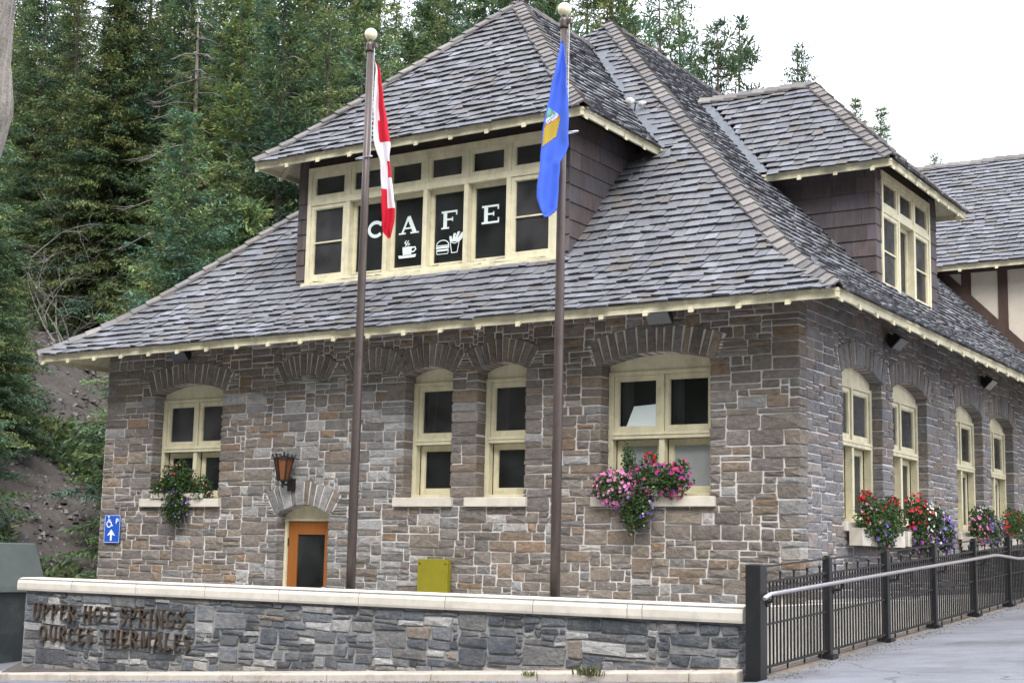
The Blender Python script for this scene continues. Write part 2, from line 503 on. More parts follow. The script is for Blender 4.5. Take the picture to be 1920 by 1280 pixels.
def pack(u0, u1, v0, v1, du, dv, blocked, hs, wr, rng):
    nu = int(round((u1 - u0) / du)); nv = int(round((v1 - v0) / dv))
    occ = np.zeros((nv, nu), bool)
    top = np.zeros((nv, nu), int)
    mw = max(3, int(.11 / du))
    for j in range(nv):
        for i in range(nu):
            if blocked(u0 + (i + .5) * du, v0 + (j + .5) * dv):
                occ[j, i] = True
    out = []
    for j in range(nv):
        i = 0
        while i < nu:
            if occ[j, i]:
                i += 1
                continue
            run = 0
            while i + run < nu and not occ[j, i + run] and run < 80:
                run += 1
            h = rng.choice(hs)
            w = int(rng.uniform(*wr) * (0.8 + 0.14 * h) / du)
            w = max(mw, w); w = min(w, run)
            if run - w < mw:
                w = run if run < 1.5 * wr[1] / du else run // 2
            if i > 0 and rng.random() < .55 and 2 <= top[j, i - 1] - j <= 5: h = top[j, i - 1] - j       # courses run on
            h = min(h, max(2, int(w * du / dv / .95)))
            hh = 1
            while hh < h and j + hh < nv and not occ[j + hh, i:i + w].any():
                hh += 1
            if nv - (j + hh) == 1 and not occ[j + hh, i:i + w].any():
                hh += 1
            occ[j:j + hh, i:i + w] = True
            top[j:j + hh, i:i + w] = j + hh
            out.append((u0 + i * du, u0 + (i + w) * du, v0 + j * dv, v0 + (j + hh) * dv))
            i += w
    return out

def stone_geo(mb, F, r, rng, g, front, back, col, jit=0.008, rough=0.008):
    u0, u1, v0, v1 = r
    u0 += g; u1 -= g; v0 += g * .85; v1 -= g * .85
    w, h = u1 - u0, v1 - v0
    ch = min(w, h) * rng.uniform(.05, .14)
    J = lambda k=1.0: rng.uniform(-jit, jit) * k
    cs = [(u0 + J(), v0 + J(.7)), (u1 + J(), v0 + J(.7)), (u1 + J(), v1 + J(.7)), (u0 + J(), v1 + J(.7))]
    o = []
    for k in range(4):
        c = cs[k]; p = cs[k - 1]; n = cs[(k + 1) % 4]
        for q, t in ((p, ch), (n, ch)):
            L = math.hypot(q[0] - c[0], q[1] - c[1])
            tt = min(.45, t * rng.uniform(.5, 1.2) / L)
            o.append((c[0] + (q[0] - c[0]) * tt, c[1] + (q[1] - c[1]) * tt))
    cu, cv = (u0 + u1) / 2, (v0 + v1) / 2
    ins = min(.016, .16 * min(w, h))
    r2 = []
    for (a, b) in o:
        L = math.hypot(a - cu, b - cv)
        r2.append((a + (cu - a) / L * ins, b + (cv - b) / L * ins))
    vs = [F(a, b, -back) for a, b in o] + [F(a, b, front * .45) for a, b in o] + [F(a, b, front + rng.uniform(-rough, rough) * .7) for a, b in r2]
    vs.append(F(cu + rng.uniform(-.2, .2) * w, cv + rng.uniform(-.2, .2) * h, front + rng.uniform(0, rough * 1.8)))
    fs = []
    for k in range(8):
        k2 = (k + 1) % 8
        fs.append((k, k2, 8 + k2, 8 + k)); fs.append((8 + k, 8 + k2, 16 + k2, 16 + k)); fs.append((16 + k, 16 + k2, 24))
    mb.mesh(vs, fs, col)

PIECES = {}        # name -> list of (projected size, MB, material, parent)
def piece(name, mbx, mat, parent, P, size):
    x, y, d = pix(P)
    if -40 < x < 1960 and -40 < y < 1320:
        s = size * (FPX / d) ** 2
    else:
        s = 0
    PIECES.setdefault(name, []).append((s, mbx, mat, parent))

def flush_pieces(name, keep=300, smooth=False):
    """the largest pieces become objects of their own, the rest one part for each parent"""
    L = sorted(PIECES.pop(name), key=lambda t: -t[0])
    for s, mbx, mat, par in L[:keep]:
        mbx.build(name, mat, par, smooth=smooth)
    rest = {}
    for s, mbx, mat, par in L[keep:]:
        r = rest.setdefault((id(mat), id(par)), [MB(), mat, par])
        n = len(r[0].v)
        r[0].v += mbx.v
        r[0].f += [tuple(i + n for i in f) for f in mbx.f]
        r[0].c += mbx.c
    for r in rest.values():
        tag(r[0].build(name, r[1], r[2], smooth=smooth), kind='stuff')

BROWNS = [srgb(134, 125, 116), srgb(127, 118, 111), srgb(139, 128, 116), srgb(123, 115, 109), srgb(135, 128, 121), srgb(139, 124, 109), srgb(128, 120, 116), srgb(120, 112, 105)]
GREYS = [srgb(145, 143, 141), srgb(132, 130, 128), srgb(156, 154, 152), srgb(122, 119, 116), srgb(137, 129, 120), srgb(166, 164, 162), srgb(133, 122, 113)]
SIDE = [srgb(140, 137, 136), srgb(130, 127, 127), srgb(146, 139, 134), srgb(136, 134, 136), srgb(140, 130, 124)]

def wall_face(parent, F, u0, u1, v0, v1, ops, blind, seed, colf, edge_left=False, edge_right=False, thick=0.38):
    rng = random.Random(seed)
    du, dv = 0.02, 0.0405
    def blocked(u, v):
        for o in ops:
            if o.inside(u, v) or o.in_ring(u, v):
                return True
            if o.sill and o.sill[0] < u < o.sill[1] and o.sill[2] < v < o.sill[3]:
                return True
        for o in blind:
            if o.in_ring(u, v):
                return True
        return False
    rects = pack(u0, u1, v0, v1, du, dv, blocked, [2, 2, 3, 3, 3, 4, 4, 5], (0.13, 0.42), rng)
    for r in rects:
        back = 0.012
        for o in ops:
            if (abs(r[0] - o.u1) < .025 or abs(r[1] - o.u0) < .025) and r[3] > o.v0 and r[2] < o.vs + .1:
                back = thick - .02
                e = .014 + rng.uniform(0, .006)
                r = (r[0] - e if abs(r[0] - o.u1) < .025 else r[0], r[1] + e if abs(r[1] - o.u0) < .025 else r[1], r[2], r[3])
        if F is F_front and abs(r[1] - BX1) < .03:          # corner stones show on both faces
            r = (r[0], r[1] + .028 + rng.uniform(0, .008), r[2], r[3]); back = .225
        col = colf((r[0] + r[1]) / 2, (r[2] + r[3]) / 2, rng)
        s = MB()
        stone_geo(s, F, r, rng, 0.0098, rng.uniform(.006, .024), back, col, jit=.010, rough=.010)
        piece('stone', s, M['stone'], parent, F((r[0] + r[1]) / 2, (r[2] + r[3]) / 2, 0), (r[1] - r[0]) * (r[3] - r[2]) * (0.54 if F is F_side else 0.84))

def voussoirs(parent, F, o, rng, colf, thick=0.36, proud=0.04):
    n = o.nv
    edges = [-o.th - 0.03 + (2 * o.th + .06) * (k + (rng.uniform(-.22, .22) if 0 < k < n else 0)) / n for k in range(n + 1)]
    mbm = MB()         # the mortar bed of the ring
    k2 = 16
    for k in range(k2):
        t0 = -o.th - .04 + (2 * o.th + .08) * k / k2; t1 = -o.th - .04 + (2 * o.th + .08) * (k + 1) / k2
        q = []
        for (t, r) in ((t1, o.R + .012), (t1, o.R + o.ring - .015), (t0, o.R + o.ring - .015), (t0, o.R + .012)):
            q.append((o.c + r * math.sin(t), o.vc + r * math.cos(t)))
        vs = [F(a, b, -thick + .02) for a, b in q] + [F(a, b, proud - .012) for a, b in q]
        mbm.mesh(vs, [(4, 5, 6, 7), (0, 1, 5, 4), (1, 2, 6, 5), (2, 3, 7, 6), (3, 0, 4, 7)])
    mbm.build('arch_mortar', M['mortar'], parent)
    for k in range(n):
        t0, t1 = edges[k] + .0065 / o.R, edges[k + 1] - .0065 / o.R
        rt = o.R + o.ring + rng.uniform(-.03, .02)
        col = mul(colf(o.c, o.vs, rng), rng.uniform(.85, 1.1))
        out = []
        for (t, r) in ((t1, o.R), (t1 - .004, rt), (t0 + .004, rt), (t0, o.R)):
            out.append((o.c + r * math.sin(t), o.vc + r * math.cos(t)))
        cu = sum(a for a, b in out) / 4; cv = sum(b for a, b in out) / 4
        inn = [(a + (cu - a) * .10, b + (cv - b) * .05) for a, b in out]
        f = proud + rng.uniform(-.006, .008)
        vs = [F(a, b, -thick) for a, b in out] + [F(a, b, f - .012) for a, b in out] + [F(a, b, f + rng.uniform(-.004, .006)) for a, b in inn]
        vs.append(F(cu, cv, f + .008))
        s = MB()
        s.mesh(vs, [(0, 1, 5, 4), (1, 2, 6, 5), (2, 3, 7, 6), (3, 0, 4, 7), (4, 5, 9, 8), (5, 6, 10, 9), (6, 7, 11, 10), (7, 4, 8, 11),
                    (8, 9, 12), (9, 10, 12), (10, 11, 12), (11, 8, 12)], col)
        s.build('arch_stone', M['stone'], parent)

def wall_body(name, F, u0, u1, v0, v1, ops, thick=0.38):
    mb = MB()
    outer = [(u0, v0), (u1, v0), (u1, v1), (u0, v1)]
    loops = [outer] + [o.loop(.010) for o in ops]
    flat = [p for lp in loops for p in lp]
    tris = tessellate_polygon([[Vector((a, b, 0)) for a, b in lp] for lp in loops])
    base = len(mb.v)
    mb.mesh([F(a, b, 0) for a, b in flat], [tuple(t) for t in tris])
    mb.mesh([F(a, b, -thick) for a, b in flat], [tuple(t)[::-1] for t in tris])
    for lp in loops[1:]:
        n = len(lp)
        for k in range(n):
            a = lp[k]; b = lp[(k + 1) % n]
            mb.poly([F(*a, 0), F(*b, 0), F(*b, -thick), F(*a, -thick)])
    return mb.build(name, M['mortar'], bld)

SILL_T = 2.43
W1 = Opening(-11.62, -10.02, SILL_T, 4.21, 0.145, 0.36, 14, (-11.80, -10.02 + .0, 2.29, 2.43))
W2 = Opening(-6.26, -5.38, SILL_T, 4.26, 0.115, 0.36, 10, (-6.40, -5.38, 2.29, 2.43))
W3 = Opening(-4.94, -4.10, SILL_T, 4.26, 0.115, 0.36, 10, (-5.10, -4.10, 2.29, 2.43))
W4 = Opening(-2.88, -1.22, SILL_T, 4.25, 0.13, 0.38, 14, (-3.00, -1.20, 2.29, 2.43))
DR = Opening(-8.72, -7.66, 0.16, 2.17, 0.15, 0.40, 10)
BLIND = Opening(-8.66, -7.80, 3.0, 4.26, 0.115, 0.36, 10)
BLIND2 = Opening(-7.28, -6.42, 3.0, 4.26, 0.115, 0.36, 10)
for w in (W1, W2, W3, W4):
    w.u0 = round(w.u0 / .02) * .02; w.u1 = round(w.u1 / .02) * .02
FOPS = [W1, W2, W3, W4, DR]
front_wall = wall_body('front_wall', F_front, BX0, BX1, 0.1, 5.4, FOPS)

def front_col(u, v, rng):
    t = smooth((u + 9.6) / .8) * (1 - smooth((u + 6.6) / .8))        # the infilled bay in the middle is greyer
    t = max(t * .85, .12)
    if v > 4.3: t *= .3
    c = rng.choice(GREYS) if rng.random() < t else rng.choice(BROWNS)
    if rng.random() < .035: c = srgb(142, 121, 101)
    if rng.random() < .03 and v < 4: c = srgb(176, 170, 164)
    return mul(c, rng.uniform(.84, 1.08))

def side_col(u, v, rng):
    return mul(rng.choice(SIDE), rng.uniform(.8, 1.1))

wall_face(front_wall, F_front, BX0, BX1, 0.16, 5.3, FOPS, [BLIND, BLIND2], 11, front_col)
rv = random.Random(5)
for o in FOPS + [BLIND, BLIND2]:
    voussoirs(front_wall, F_front, o, rv, (lambda u, v, r: mul(r.choice(GREYS), r.uniform(.85, 1.1))) if o is DR else (lambda u, v, r: mul(r.choice(BROWNS[:5] + GREYS[1:2]), r.uniform(.95, 1.12))), proud=.028)

SOPS = [Opening(1.56, 3.22, 2.16, 4.20, 0.16, 0.34, 11), Opening(3.70, 5.40, 2.16, 4.20, 0.16, 0.34, 11),
        Opening(7.00, 8.66, 2.16, 4.20, 0.16, 0.34, 11), Opening(9.16, 10.80, 2.16, 4.20, 0.16, 0.34, 11),
        Opening(12.3, 13.9, 2.16, 4.20, 0.16, 0.34, 11)]
side_wall = wall_body('side_wall', F_side, 0.32, BY1, 0.1, 5.4, SOPS)
wall_face(side_wall, F_side, 0.24, BY1 - .2, 1.13, 5.3, SOPS, [], 23, side_col)
for o in SOPS:
    voussoirs(side_wall, F_side, o, rv, side_col, proud=.028)
mb = MB(); mb.box((-.3, .003, .1), (-.0005, .33, 5.4)); mb.build('corner_pier', M['mortar'], bld)
mb = MB(); mb.box((-.2, .05, 0.0), (.055, BY1, 1.115)); mb.build('plinth', M['concrete'], bld)
mb = MB(); mb.box((BX0, .33, .1), (BX0 + .32, BY1, 5.4)); mb.build('left_wall', M['mortar'], bld)
# stones on the left flank's front edge are the ends of the front wall's stones; rooms inside
mb = MB(); mb.box((BX0 + .33, BY1 - .4, .1), (-.33, BY1 - .1, 5)); mb.build('inner_wall', M['interior'], bld)
mb = MB(); mb.box((BX0 + .33, 5.5, .31), (-.33, 5.7, 4.9)); mb.build('inner_wall', M['interior'], bld)
mb = MB(); mb.box((BX0 + .33, .34, .12), (-.33, BY1 - .41, .3)); mb.box((BX0 + .33, .34, 4.95), (-.33, BY1 - .41, 5.1)); mb.build('floor', M['interior'], bld)

# ---- windows in the stone walls
def sash_geo(F, u0, u1, v0, v1, d0, d1, fw):
    s = MB()
    fbox(s, F, u0, u0 + fw, v0, v1, d0, d1); fbox(s, F, u1 - fw, u1, v0, v1, d0, d1)
    fbox(s, F, u0 + fw, u1 - fw, v1 - fw, v1, d0, d1); fbox(s, F, u0 + fw, u1 - fw, v0, v0 + fw * 1.15, d0, d1)
    # glazing bead
    b = .012
    for (a, c, e, g_) in ((u0 + fw, u0 + fw + b, v0 + fw, v1 - fw), (u1 - fw - b, u1 - fw, v0 + fw, v1 - fw), (u0 + fw + b, u1 - fw - b, v1 - fw - b, v1 - fw), (u0 + fw + b, u1 - fw - b, v0 + fw * 1.15, v0 + fw * 1.15 + b)):
        fbox(s, F, a, c, e, g_, d0 + .01, d1 - .012)
    return s

def pane_geo(F, u0, u1, v0, v1, d):
    s = MB(); fbox(s, F, u0, u1, v0, v1, d - .004, d); return s

def stone_window(F, o, ncol, low_mat, up_mat, rng, sill=True, split=3.29, d1=-.21, blind=False):
    fr = MB(); fw = .075; d0 = d1 - .11
    u0, u1, v0, vs = o.u0 + .004, o.u1 - .004, o.v0, o.vs - .06
    fbox(fr, F, u0, u0 + fw, v0, vs - .03, d0, d1); fbox(fr, F, u1 - fw, u1, v0, vs - .03, d0, d1)
    fbox(fr, F, u0 + fw, u1 - fw, vs - .085, vs - .03, d0, d1 - .004)
    fbox(fr, F, u0 + fw, u1 - fw, v0, v0 + .05, d0, d1 + .004)
    fbox(fr, F, u0 + fw, u1 - fw, split - .065, split + .03, d0, d1 + .02)
    fbox(fr, F, u0 + fw, u1 - fw, split - .015, split + .0, d1 + .02, d1 + .032)
    cols = []
    if ncol == 2:
        c = (u0 + u1) / 2
        fbox(fr, F, c - .042, c + .042, v0 + .05, split - .065, d0, d1 - .002)
        fbox(fr, F, c - .03, c + .03, split + .03, vs - .085, d0, d1 - .002)
        cols = [(u0 + fw, c - .03), (c + .03, u1 - fw)]
    else:
        cols = [(u0 + fw, u1 - fw)]
    w = fr.build('window', M['cream'], bld, bevel=.004)
    ap = MB()          # the filled head under the arch
    pts = arc_pts(o.u0 - .0, o.u1 + .0, o.vs, o.rise - .002, 12)
    lp = [(o.u0, vs - .03)] + [(o.u1, vs - .03)] + pts
    n = len(lp)
    vs_ = [F(a, b, d1 - .03) for a, b in lp] + [F(a, b, d0) for a, b in lp]
    ap.mesh(vs_, [tuple(range(n)), tuple(range(n, 2 * n))[::-1]] + [(k, (k + 1) % n, n + (k + 1) % n, n + k) for k in range(n)])
    ap.build('arch_panel', M['cream'], w)
    for ci, (a, b) in enumerate(cols):
        sash_geo(F, a + .006, b - .006, split + .034, vs - .089, d0 + .02, d1 - .028, .062).build('sash', M['cream'], w, bevel=.003)
        pane_geo(F, a + .06, b - .06, split + .09, vs - .14, d0 + .045).build('pane', up_mat, w)
        ca, cb = a, b
        if ncol == 2:
            if ci == 0: cb = b - .012
            else: ca = a + .012
        sash_geo(F, ca + .006, cb - .006, v0 + .054, split - .069, d0 - .06, d1 - .12, .075).build('sash', M['cream'], w, bevel=.003)
        pane_geo(F, ca + .07, cb - .07, v0 + .12, split - .13, d0 - .03).build('pane', low_mat, w)
        # curtains drawn to the sides behind the glass, or a blind
        cu = MB(); dc = d0 - .085
        for (x0_, x1_) in ((a + .03, a + .03 + .26 * (b - a)), (b - .03 - .10 * (b - a), b - .03)):
            nfold = 7
            for q in range(nfold):
                xa, xb = x0_ + (x1_ - x0_) * q / nfold, x0_ + (x1_ - x0_) * (q + 1) / nfold
                za, zb = (dc, dc - .025) if q % 2 else (dc - .025, dc)
                cu.mesh([F(xa, split + .05, za), F(xb, split + .05, zb), F(xb, vs - .1, zb), F(xa, vs - .1, za)], [(0, 1, 2, 3)], mul((.55, .52, .47), rng.uniform(.85, 1.05)))
        if blind:
            fbox(cu, F, ca + .05, cb - .05, v0 + .08, split - .1, d0 - .05, d0 - .045, (.6, .57, .52))
        cu.build('curtain', M['cloth'], w)
    if sill and o.sill:
        s = MB(); fbox(s, F, o.sill[0] + .005, o.sill[1] + .06, o.sill[2] + .004, o.sill[3] - .002, -.34, .075)
        s.build('sill', M['coping'], w, bevel=.008)
    elif sill:
        s = MB(); fbox(s, F, o.u0 - .05, o.u1 + .05, o.v0 - .13, o.v0 - .002, -.34, .07)
        s.build('sill', M['coping'], w, bevel=.008)
    return w

rw = random.Random(3)
stone_window(F_front, W1, 2, M['glass'], M['screen_glass'], rw)
stone_window(F_front, W2, 1, M['glass'], M['screen_glass'], rw)
stone_window(F_front, W3, 1, M['glass'], M['screen_glass'], rw)
win4 = stone_window(F_front, W4, 2, M['frosted_glass'], M['glass'], rw)
for o in SOPS:
    stone_window(F_side, o, 2, M['screen_glass'], M['screen_glass'], rw, d1=-.14, blind=True)

# ---- the door
dm = MB(); u0, u1 = DR.u0 + .004, DR.u1 - .004
fbox(dm, F_front, u0, u0 + .05, .16, 2.13, -.3, -.18); fbox(dm, F_front, u1 - .05, u1, .16, 2.13, -.3, -.18); fbox(dm, F_front, u0 + .05, u1 - .05, 2.08, 2.13, -.3, -.182)
dfr = dm.build('door_frame', M['cream'], bld, bevel=.004)
ap = MB()
lp = [(DR.u0, DR.vs - .04), (DR.u1, DR.vs - .04)] + arc_pts(DR.u0, DR.u1, DR.vs, DR.rise - .002, 12)
n = len(lp)
ap.mesh([F_front(a, b, -.19) for a, b in lp] + [F_front(a, b, -.28) for a, b in lp], [tuple(range(n)), tuple(range(n, 2 * n))[::-1]] + [(k, (k + 1) % n, n + (k + 1) % n, n + k) for k in range(n)])
ap.build('arch_panel', M['cream'], dfr)
d_ = MB(); a, b = u0 + .056, u1 - .056
fbox(d_, F_front, a, a + .19, .18, 2.075, -.27, -.215); fbox(d_, F_front, b - .19, b, .18, 2.075, -.27, -.215)
fbox(d_, F_front, a + .19, b - .19, 1.87, 2.075, -.27, -.2155); fbox(d_, F_front, a + .19, b - .19, .18, .55, -.27, -.2155)
door = d_.build('door', M['door'], bld, bevel=.004)
pane_geo(F_front, a + .19, b - .19, .55, 1.87, -.24).build('pane', M['glass'], door)
s = MB()
for z in (.5, 1.75): fbox(s, F_front, a - .012, a + .012, z - .06, z + .06, -.225, -.205)
s.build('hinge', M['iron'], door)
s = MB(); fbox(s, F_front, b - .12, b - .05, 1.0, 1.16, -.215, -.207); s.tube([F_front(b - .085, 1.06, -.207), F_front(b - .085, 1.06, -.16), F_front(b - .16, 1.06, -.15)], .011, 8)
s.build('handle', M['steel'], door)
# ---------------------------------------------------------------- roofs
class Prof:
    """height over horizontal distance from the eave"""
    def __init__(s, pts):
        s.p = [a for a, b in pts]; s.z = [b for a, b in pts]
        s.s = [0.0]
        for i in range(1, len(pts)):
            s.s.append(s.s[-1] + math.hypot(s.p[i] - s.p[i - 1], s.z[i] - s.z[i - 1]))
    def h(s, p): 
        if p < 0: return s.z[0] + p * (s.z[1] - s.z[0]) / (s.p[1] - s.p[0])
        return float(np.interp(p, s.p, s.z))
    def p_at(s, sl):
        if sl < 0: return sl * (s.p[1] - s.p[0]) / (s.s[1] - s.s[0])
        return float(np.interp(sl, s.s, s.p))

def flare(z0, run, pitch, fl=.66, fr=1.3):
    pts = []
    p = 0; z = z0
    n = 24
    for k in range(n + 1):
        pts.append((p, z))
        dp = run / n
        k_ = fl + (pitch - fl) * smooth((p + dp / 2) / fr)
        p += dp; z += k_ * dp
    return Prof(pts)

E0 = .85
MAIN = flare(4.87, 7.25, 1.03, .64, 1.9)
MAIN_TOP = MAIN.h(7.25)
D1 = flare(8.00, 3.165, 1.06, .86, .9)
D2 = flare(7.98, 2.12, 1.06, .88, .8)
WING = flare(8.22, 4.5, .79, .74, .6)

SHK = [srgb(110, 111, 116), srgb(105, 106, 111), srgb(115, 116, 121), srgb(109, 108, 110), srgb(112, 112, 116), srgb(104, 105, 111), srgb(119, 120, 126), srgb(109, 109, 115)]
def shake_col(rng, k=1.0):
    c = rng.choice(SHK)
    if rng.random() < .02: c = srgb(130, 131, 138)
    if rng.random() < .04: c = srgb(106, 101, 98)
    return mul(c, rng.uniform(.86, 1.09) * k)

def shakes(parent, P, prof, lim, smax, ex, mat, seed, keepf=None, face=0.8, wr=(.12, .27)):
    """rows of split shakes on the surface P(u, p, z); lim(p) gives the ends of a row"""
    rng = random.Random(seed)
    s0 = -0.045
    row = 0
    while s0 < smax - .05:
        sl = s0
        ln = ex * 1.75
        pb = prof.p_at(sl)
        a0, a1 = lim(max(pb, 0.0))
        u = a0 - rng.uniform(0, .2)
        while u < a1:
            w = rng.uniform(*wr)
            if rng.random() < .2: w *= 1.35
            ua, ub = u, min(u + w, a1 + .3)
            u += w + rng.uniform(.005, .014)
            jb = rng.uniform(-.022, .022) + (rng.uniform(-.05, .02) if rng.random() < .08 else 0)
            sb, sh = sl + jb, min(sl + ln, smax + .02)
            p0, p1 = prof.p_at(sb), prof.p_at(sh)
            c0, c1 = lim(max(p0, 0)); e0, e1 = lim(p1)
            l0, r0 = max(ua, c0), min(ub, c1)
            l1, r1 = max(ua, e0), min(ub, e1)
            if r0 - l0 < .03: continue
            if r1 < l1:
                l1 = r1 = min(max((l1 + r1) / 2, e0), e1) if e0 <= e1 else (e0 + e1) / 2
                if r1 - l1 < .004: r1 = l1 + .004
            um = (l0 + r0) / 2
            if keepf and not keepf(um, (p0 + p1) / 2):
                continue
            z0, z1 = prof.h(p0), prof.h(p1)
            tl = math.hypot(p1 - p0, z1 - z0)
            if tl < .05: continue
            nn, nz = -(z1 - z0) / tl, (p1 - p0) / tl            # outward normal in (p,z)
            lift = .034 + rng.uniform(-.004, .012)
            th = rng.uniform(.022, .036)
            tilt = rng.uniform(-.009, .009)
            def Q(uu, p, z, o): return P(uu, p + nn * o, z + nz * o)
            vs = [Q(l0, p0, z0, lift - tilt), Q(r0, p0, z0, lift + tilt), Q(r1, p1, z1, .002), Q(l1, p1, z1, .002),
                  Q(l0, p0, z0, lift + th - tilt), Q(r0, p0, z0, lift + th + tilt), Q(r1, p1, z1, .012), Q(l1, p1, z1, .012)]
            s = MB()
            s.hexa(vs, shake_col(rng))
            s.c[2] = mul(s.c[2], .5)             # weathered, mossy end grain, with the butt's shadow line painted in
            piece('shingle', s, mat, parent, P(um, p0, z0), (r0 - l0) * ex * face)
        s0 += ex * rng.uniform(.97, 1.03)
        row += 1

def deck(name, quads, thick_mat='deck'):
    mb = MB()
    for q in quads: mb.poly(q)
    return mb.build(name, M[thick_mat], bld)

def strips(P, prof, lim, n=16, off=0.0):
    out = []
    pm = prof.p[-1]
    for k in range(n):
        a, b = pm * k / n, pm * (k + 1) / n
        la, lb = lim(a), lim(b)
        out.append([P(la[0], a, prof.h(a) + off), P(la[1], a, prof.h(a) + off), P(lb[1], b, prof.h(b) + off), P(lb[0], b, prof.h(b) + off)])
    return out

XL, XR = BX0 - E0, BX1 + E0
# main roof surfaces
P_f = lambda u, p, z: (u, -E0 + p, z)
L_f = lambda p: (XL + p, XR - p)
P_r = lambda u, p, z: (XR - p, u, z)
L_r = lambda p: (-E0 + p, BY1 + (3.0 if p > 3.2 else -.02))
P_l = lambda u, p, z: (XL + p, -u, z)
L_l = lambda p: (-18.0, E0 - p)
main_roof = deck('roof', strips(P_f, MAIN, L_f) + strips(P_r, MAIN, L_r) + strips(P_l, MAIN, L_l))
D1X0, D1X1, D1Y = -8.99, -3.76, 0.52       # front dormer walls
D1E = 0.52
def keep_front(u, p):
    y = -E0 + p
    if D1X0 + .12 < u < D1X1 - .12 and y > D1Y + .16 and MAIN.h(p) < D1.h(min(u - D1X0 + D1E, D1X1 + D1E - u, 3.1)) - .02: return False
    if u > D1X1 - 2.6 and 8.02 < MAIN.h(p) < D1.z[-1] - .03:
        dv_ = D1X1 + D1E - u - float(np.interp(MAIN.h(p), D1.z, D1.p))
        if -.24 < dv_ and u < D1X1 + D1E + .1: return False          # the metal valley stays open
    if False:
        z = MAIN.h(p)
        dd = min(u - (D1X0 - D1E), (D1X1 + D1E) - u)
        if dd > 0 and D1.h(min(dd, 3.1)) < z - .35 and False: return False
        if dd > 0 and z < D1.h(min(dd, 3.1)) - .1 and z > 8.3: return False
    return True
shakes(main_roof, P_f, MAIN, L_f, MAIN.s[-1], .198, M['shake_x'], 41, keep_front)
D2Y0, D2Y1, D2X, D2E = 5.02, 8.36, -.66, .42
def keep_side(u, p):
    x = XR - p
    if D2Y0 + .12 < u < D2Y1 - .12 and x < D2X - .16 and MAIN.h(p) < D2.h(min(u - D2Y0 + D2E, D2Y1 + D2E - u)): return False
    return True
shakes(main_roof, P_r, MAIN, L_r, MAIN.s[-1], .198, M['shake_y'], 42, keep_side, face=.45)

# front dormer roof
dY = D1Y - D1E
dL, dR = D1X0 - D1E - .06, D1X1 + D1E
P_1f = lambda u, p, z: (u, dY + p, z)
L_1f = lambda p: (dL + p, dR - p)
def main_y(z):
    """y where the main front slope reaches height z"""
    return -E0 + float(np.interp(z, MAIN.z, MAIN.p))
P_1r = lambda u, p, z: (dR - p, u, z)
L_1r = lambda p: (dY + p, max(dY + p + .01, main_y(D1.h(p)) + .0))
P_1l = lambda u, p, z: (dL + p, -u, z)
L_1l = lambda p: (-max(dY + p + .01, main_y(D1.h(p))) - .05, -dY - p)
L_1r_deck = lambda p: (dY + p, max(dY + p + .01, main_y(D1.h(p)) + .08))
dormer_roof = deck('dormer_roof', strips(P_1f, D1, L_1f) + strips(P_1r, D1, L_1r_deck) + strips(P_1l, D1, L_1l))
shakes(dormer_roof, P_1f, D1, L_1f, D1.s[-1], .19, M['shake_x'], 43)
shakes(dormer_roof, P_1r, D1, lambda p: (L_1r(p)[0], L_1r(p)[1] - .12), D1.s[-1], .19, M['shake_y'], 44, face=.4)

# side dormer roof
eX = D2X + D2E
eY0, eY1 = D2Y0 - D2E + .02, D2Y1 + D2E + .04
def main_x(z): return XR - float(np.interp(z, MAIN.z, MAIN.p))
P_2l = lambda u, p, z: (u, eY0 + p, z)
L_2l = lambda p: (min(main_x(D2.h(p)), eX - p - .01), eX - p)
P_2f = lambda u, p, z: (eX - p, u, z)
L_2f = lambda p: (eY0 + p, eY1 - p)
P_2r = lambda u, p, z: (-u, eY1 - p, z)
L_2r = lambda p: (-(eX - p), -min(main_x(D2.h(p)), eX - p - .01))
side_dormer_roof = deck('dormer_roof', strips(P_2l, D2, lambda p: (L_2l(p)[0] - .08, L_2l(p)[1])) + strips(P_2f, D2, L_2f) + strips(P_2r, D2, L_2r))
shakes(side_dormer_roof, P_2l, D2, lambda p: (min(L_2l(p)[0] + .2, L_2l(p)[1] - .01), L_2l(p)[1]), D2.s[-1], .198, M['shake_x'], 45, face=.8)
shakes(side_dormer_roof, P_2f, D2, L_2f, D2.s[-1], .198, M['shake_y'], 46, face=.3)

# cross wing behind
WY = BY1
P_w = lambda u, p, z: (u, WY - .5 + p, z)
L_w = lambda p: (-8.0, 12.0)
wing_roof = deck('wing_roof', strips(P_w, WING, L_w) + [[(-8, WY + 4, WING.h(4.5)), (12, WY + 4, WING.h(4.5)), (12, WY + 9, 8), (-8, WY + 9, 8)]])
shakes(wing_roof, P_w, WING, lambda p: (-4.5, 4.5), WING.s[-1], .205, M['shake_x'], 47, face=.8, wr=(.14, .34))
mb = MB(); mb.box((-8, WY, 0), (12, WY + .3, 8.45)); mb.box((11.7, WY + .3, 0), (12, WY + 8, 8.3))
wing_wall = mb.build('wing_wall', M['plaster'], bld)
for x in (-2.73, -1.93, -1.13, -.33, .47, 1.27):
    s = MB(); s.box((x - .105, WY - .03, 4.6), (x + .105, WY - .001, 8.3)); s.build('timber', M['timber'], wing_wall)
def rake(off): return [(XR - p, MAIN.h(p) + off) for p in np.linspace(0.2, 5.0, 14)]
lo, hi = rake(.06), rake(.36)
s = MB()
for k in range(13):
    q = [lo[k], lo[k + 1], hi[k + 1], hi[k]]
    s.hexa([(a, WY - .045, b) for a, b in (q[0], q[1])] + [(a, WY - .002, b) for a, b in (q[1], q[0])] + [(a, WY - .045, b) for a, b in (q[3], q[2])] + [(a, WY - .002, b) for a, b in (q[2], q[3])])
s.build('timber', M['timber'], wing_wall)
s = MB(); s.box((-8, WY - .035, 8.12), (12, WY - .004, 8.36)); s.build('timber', M['timber'], wing_wall)

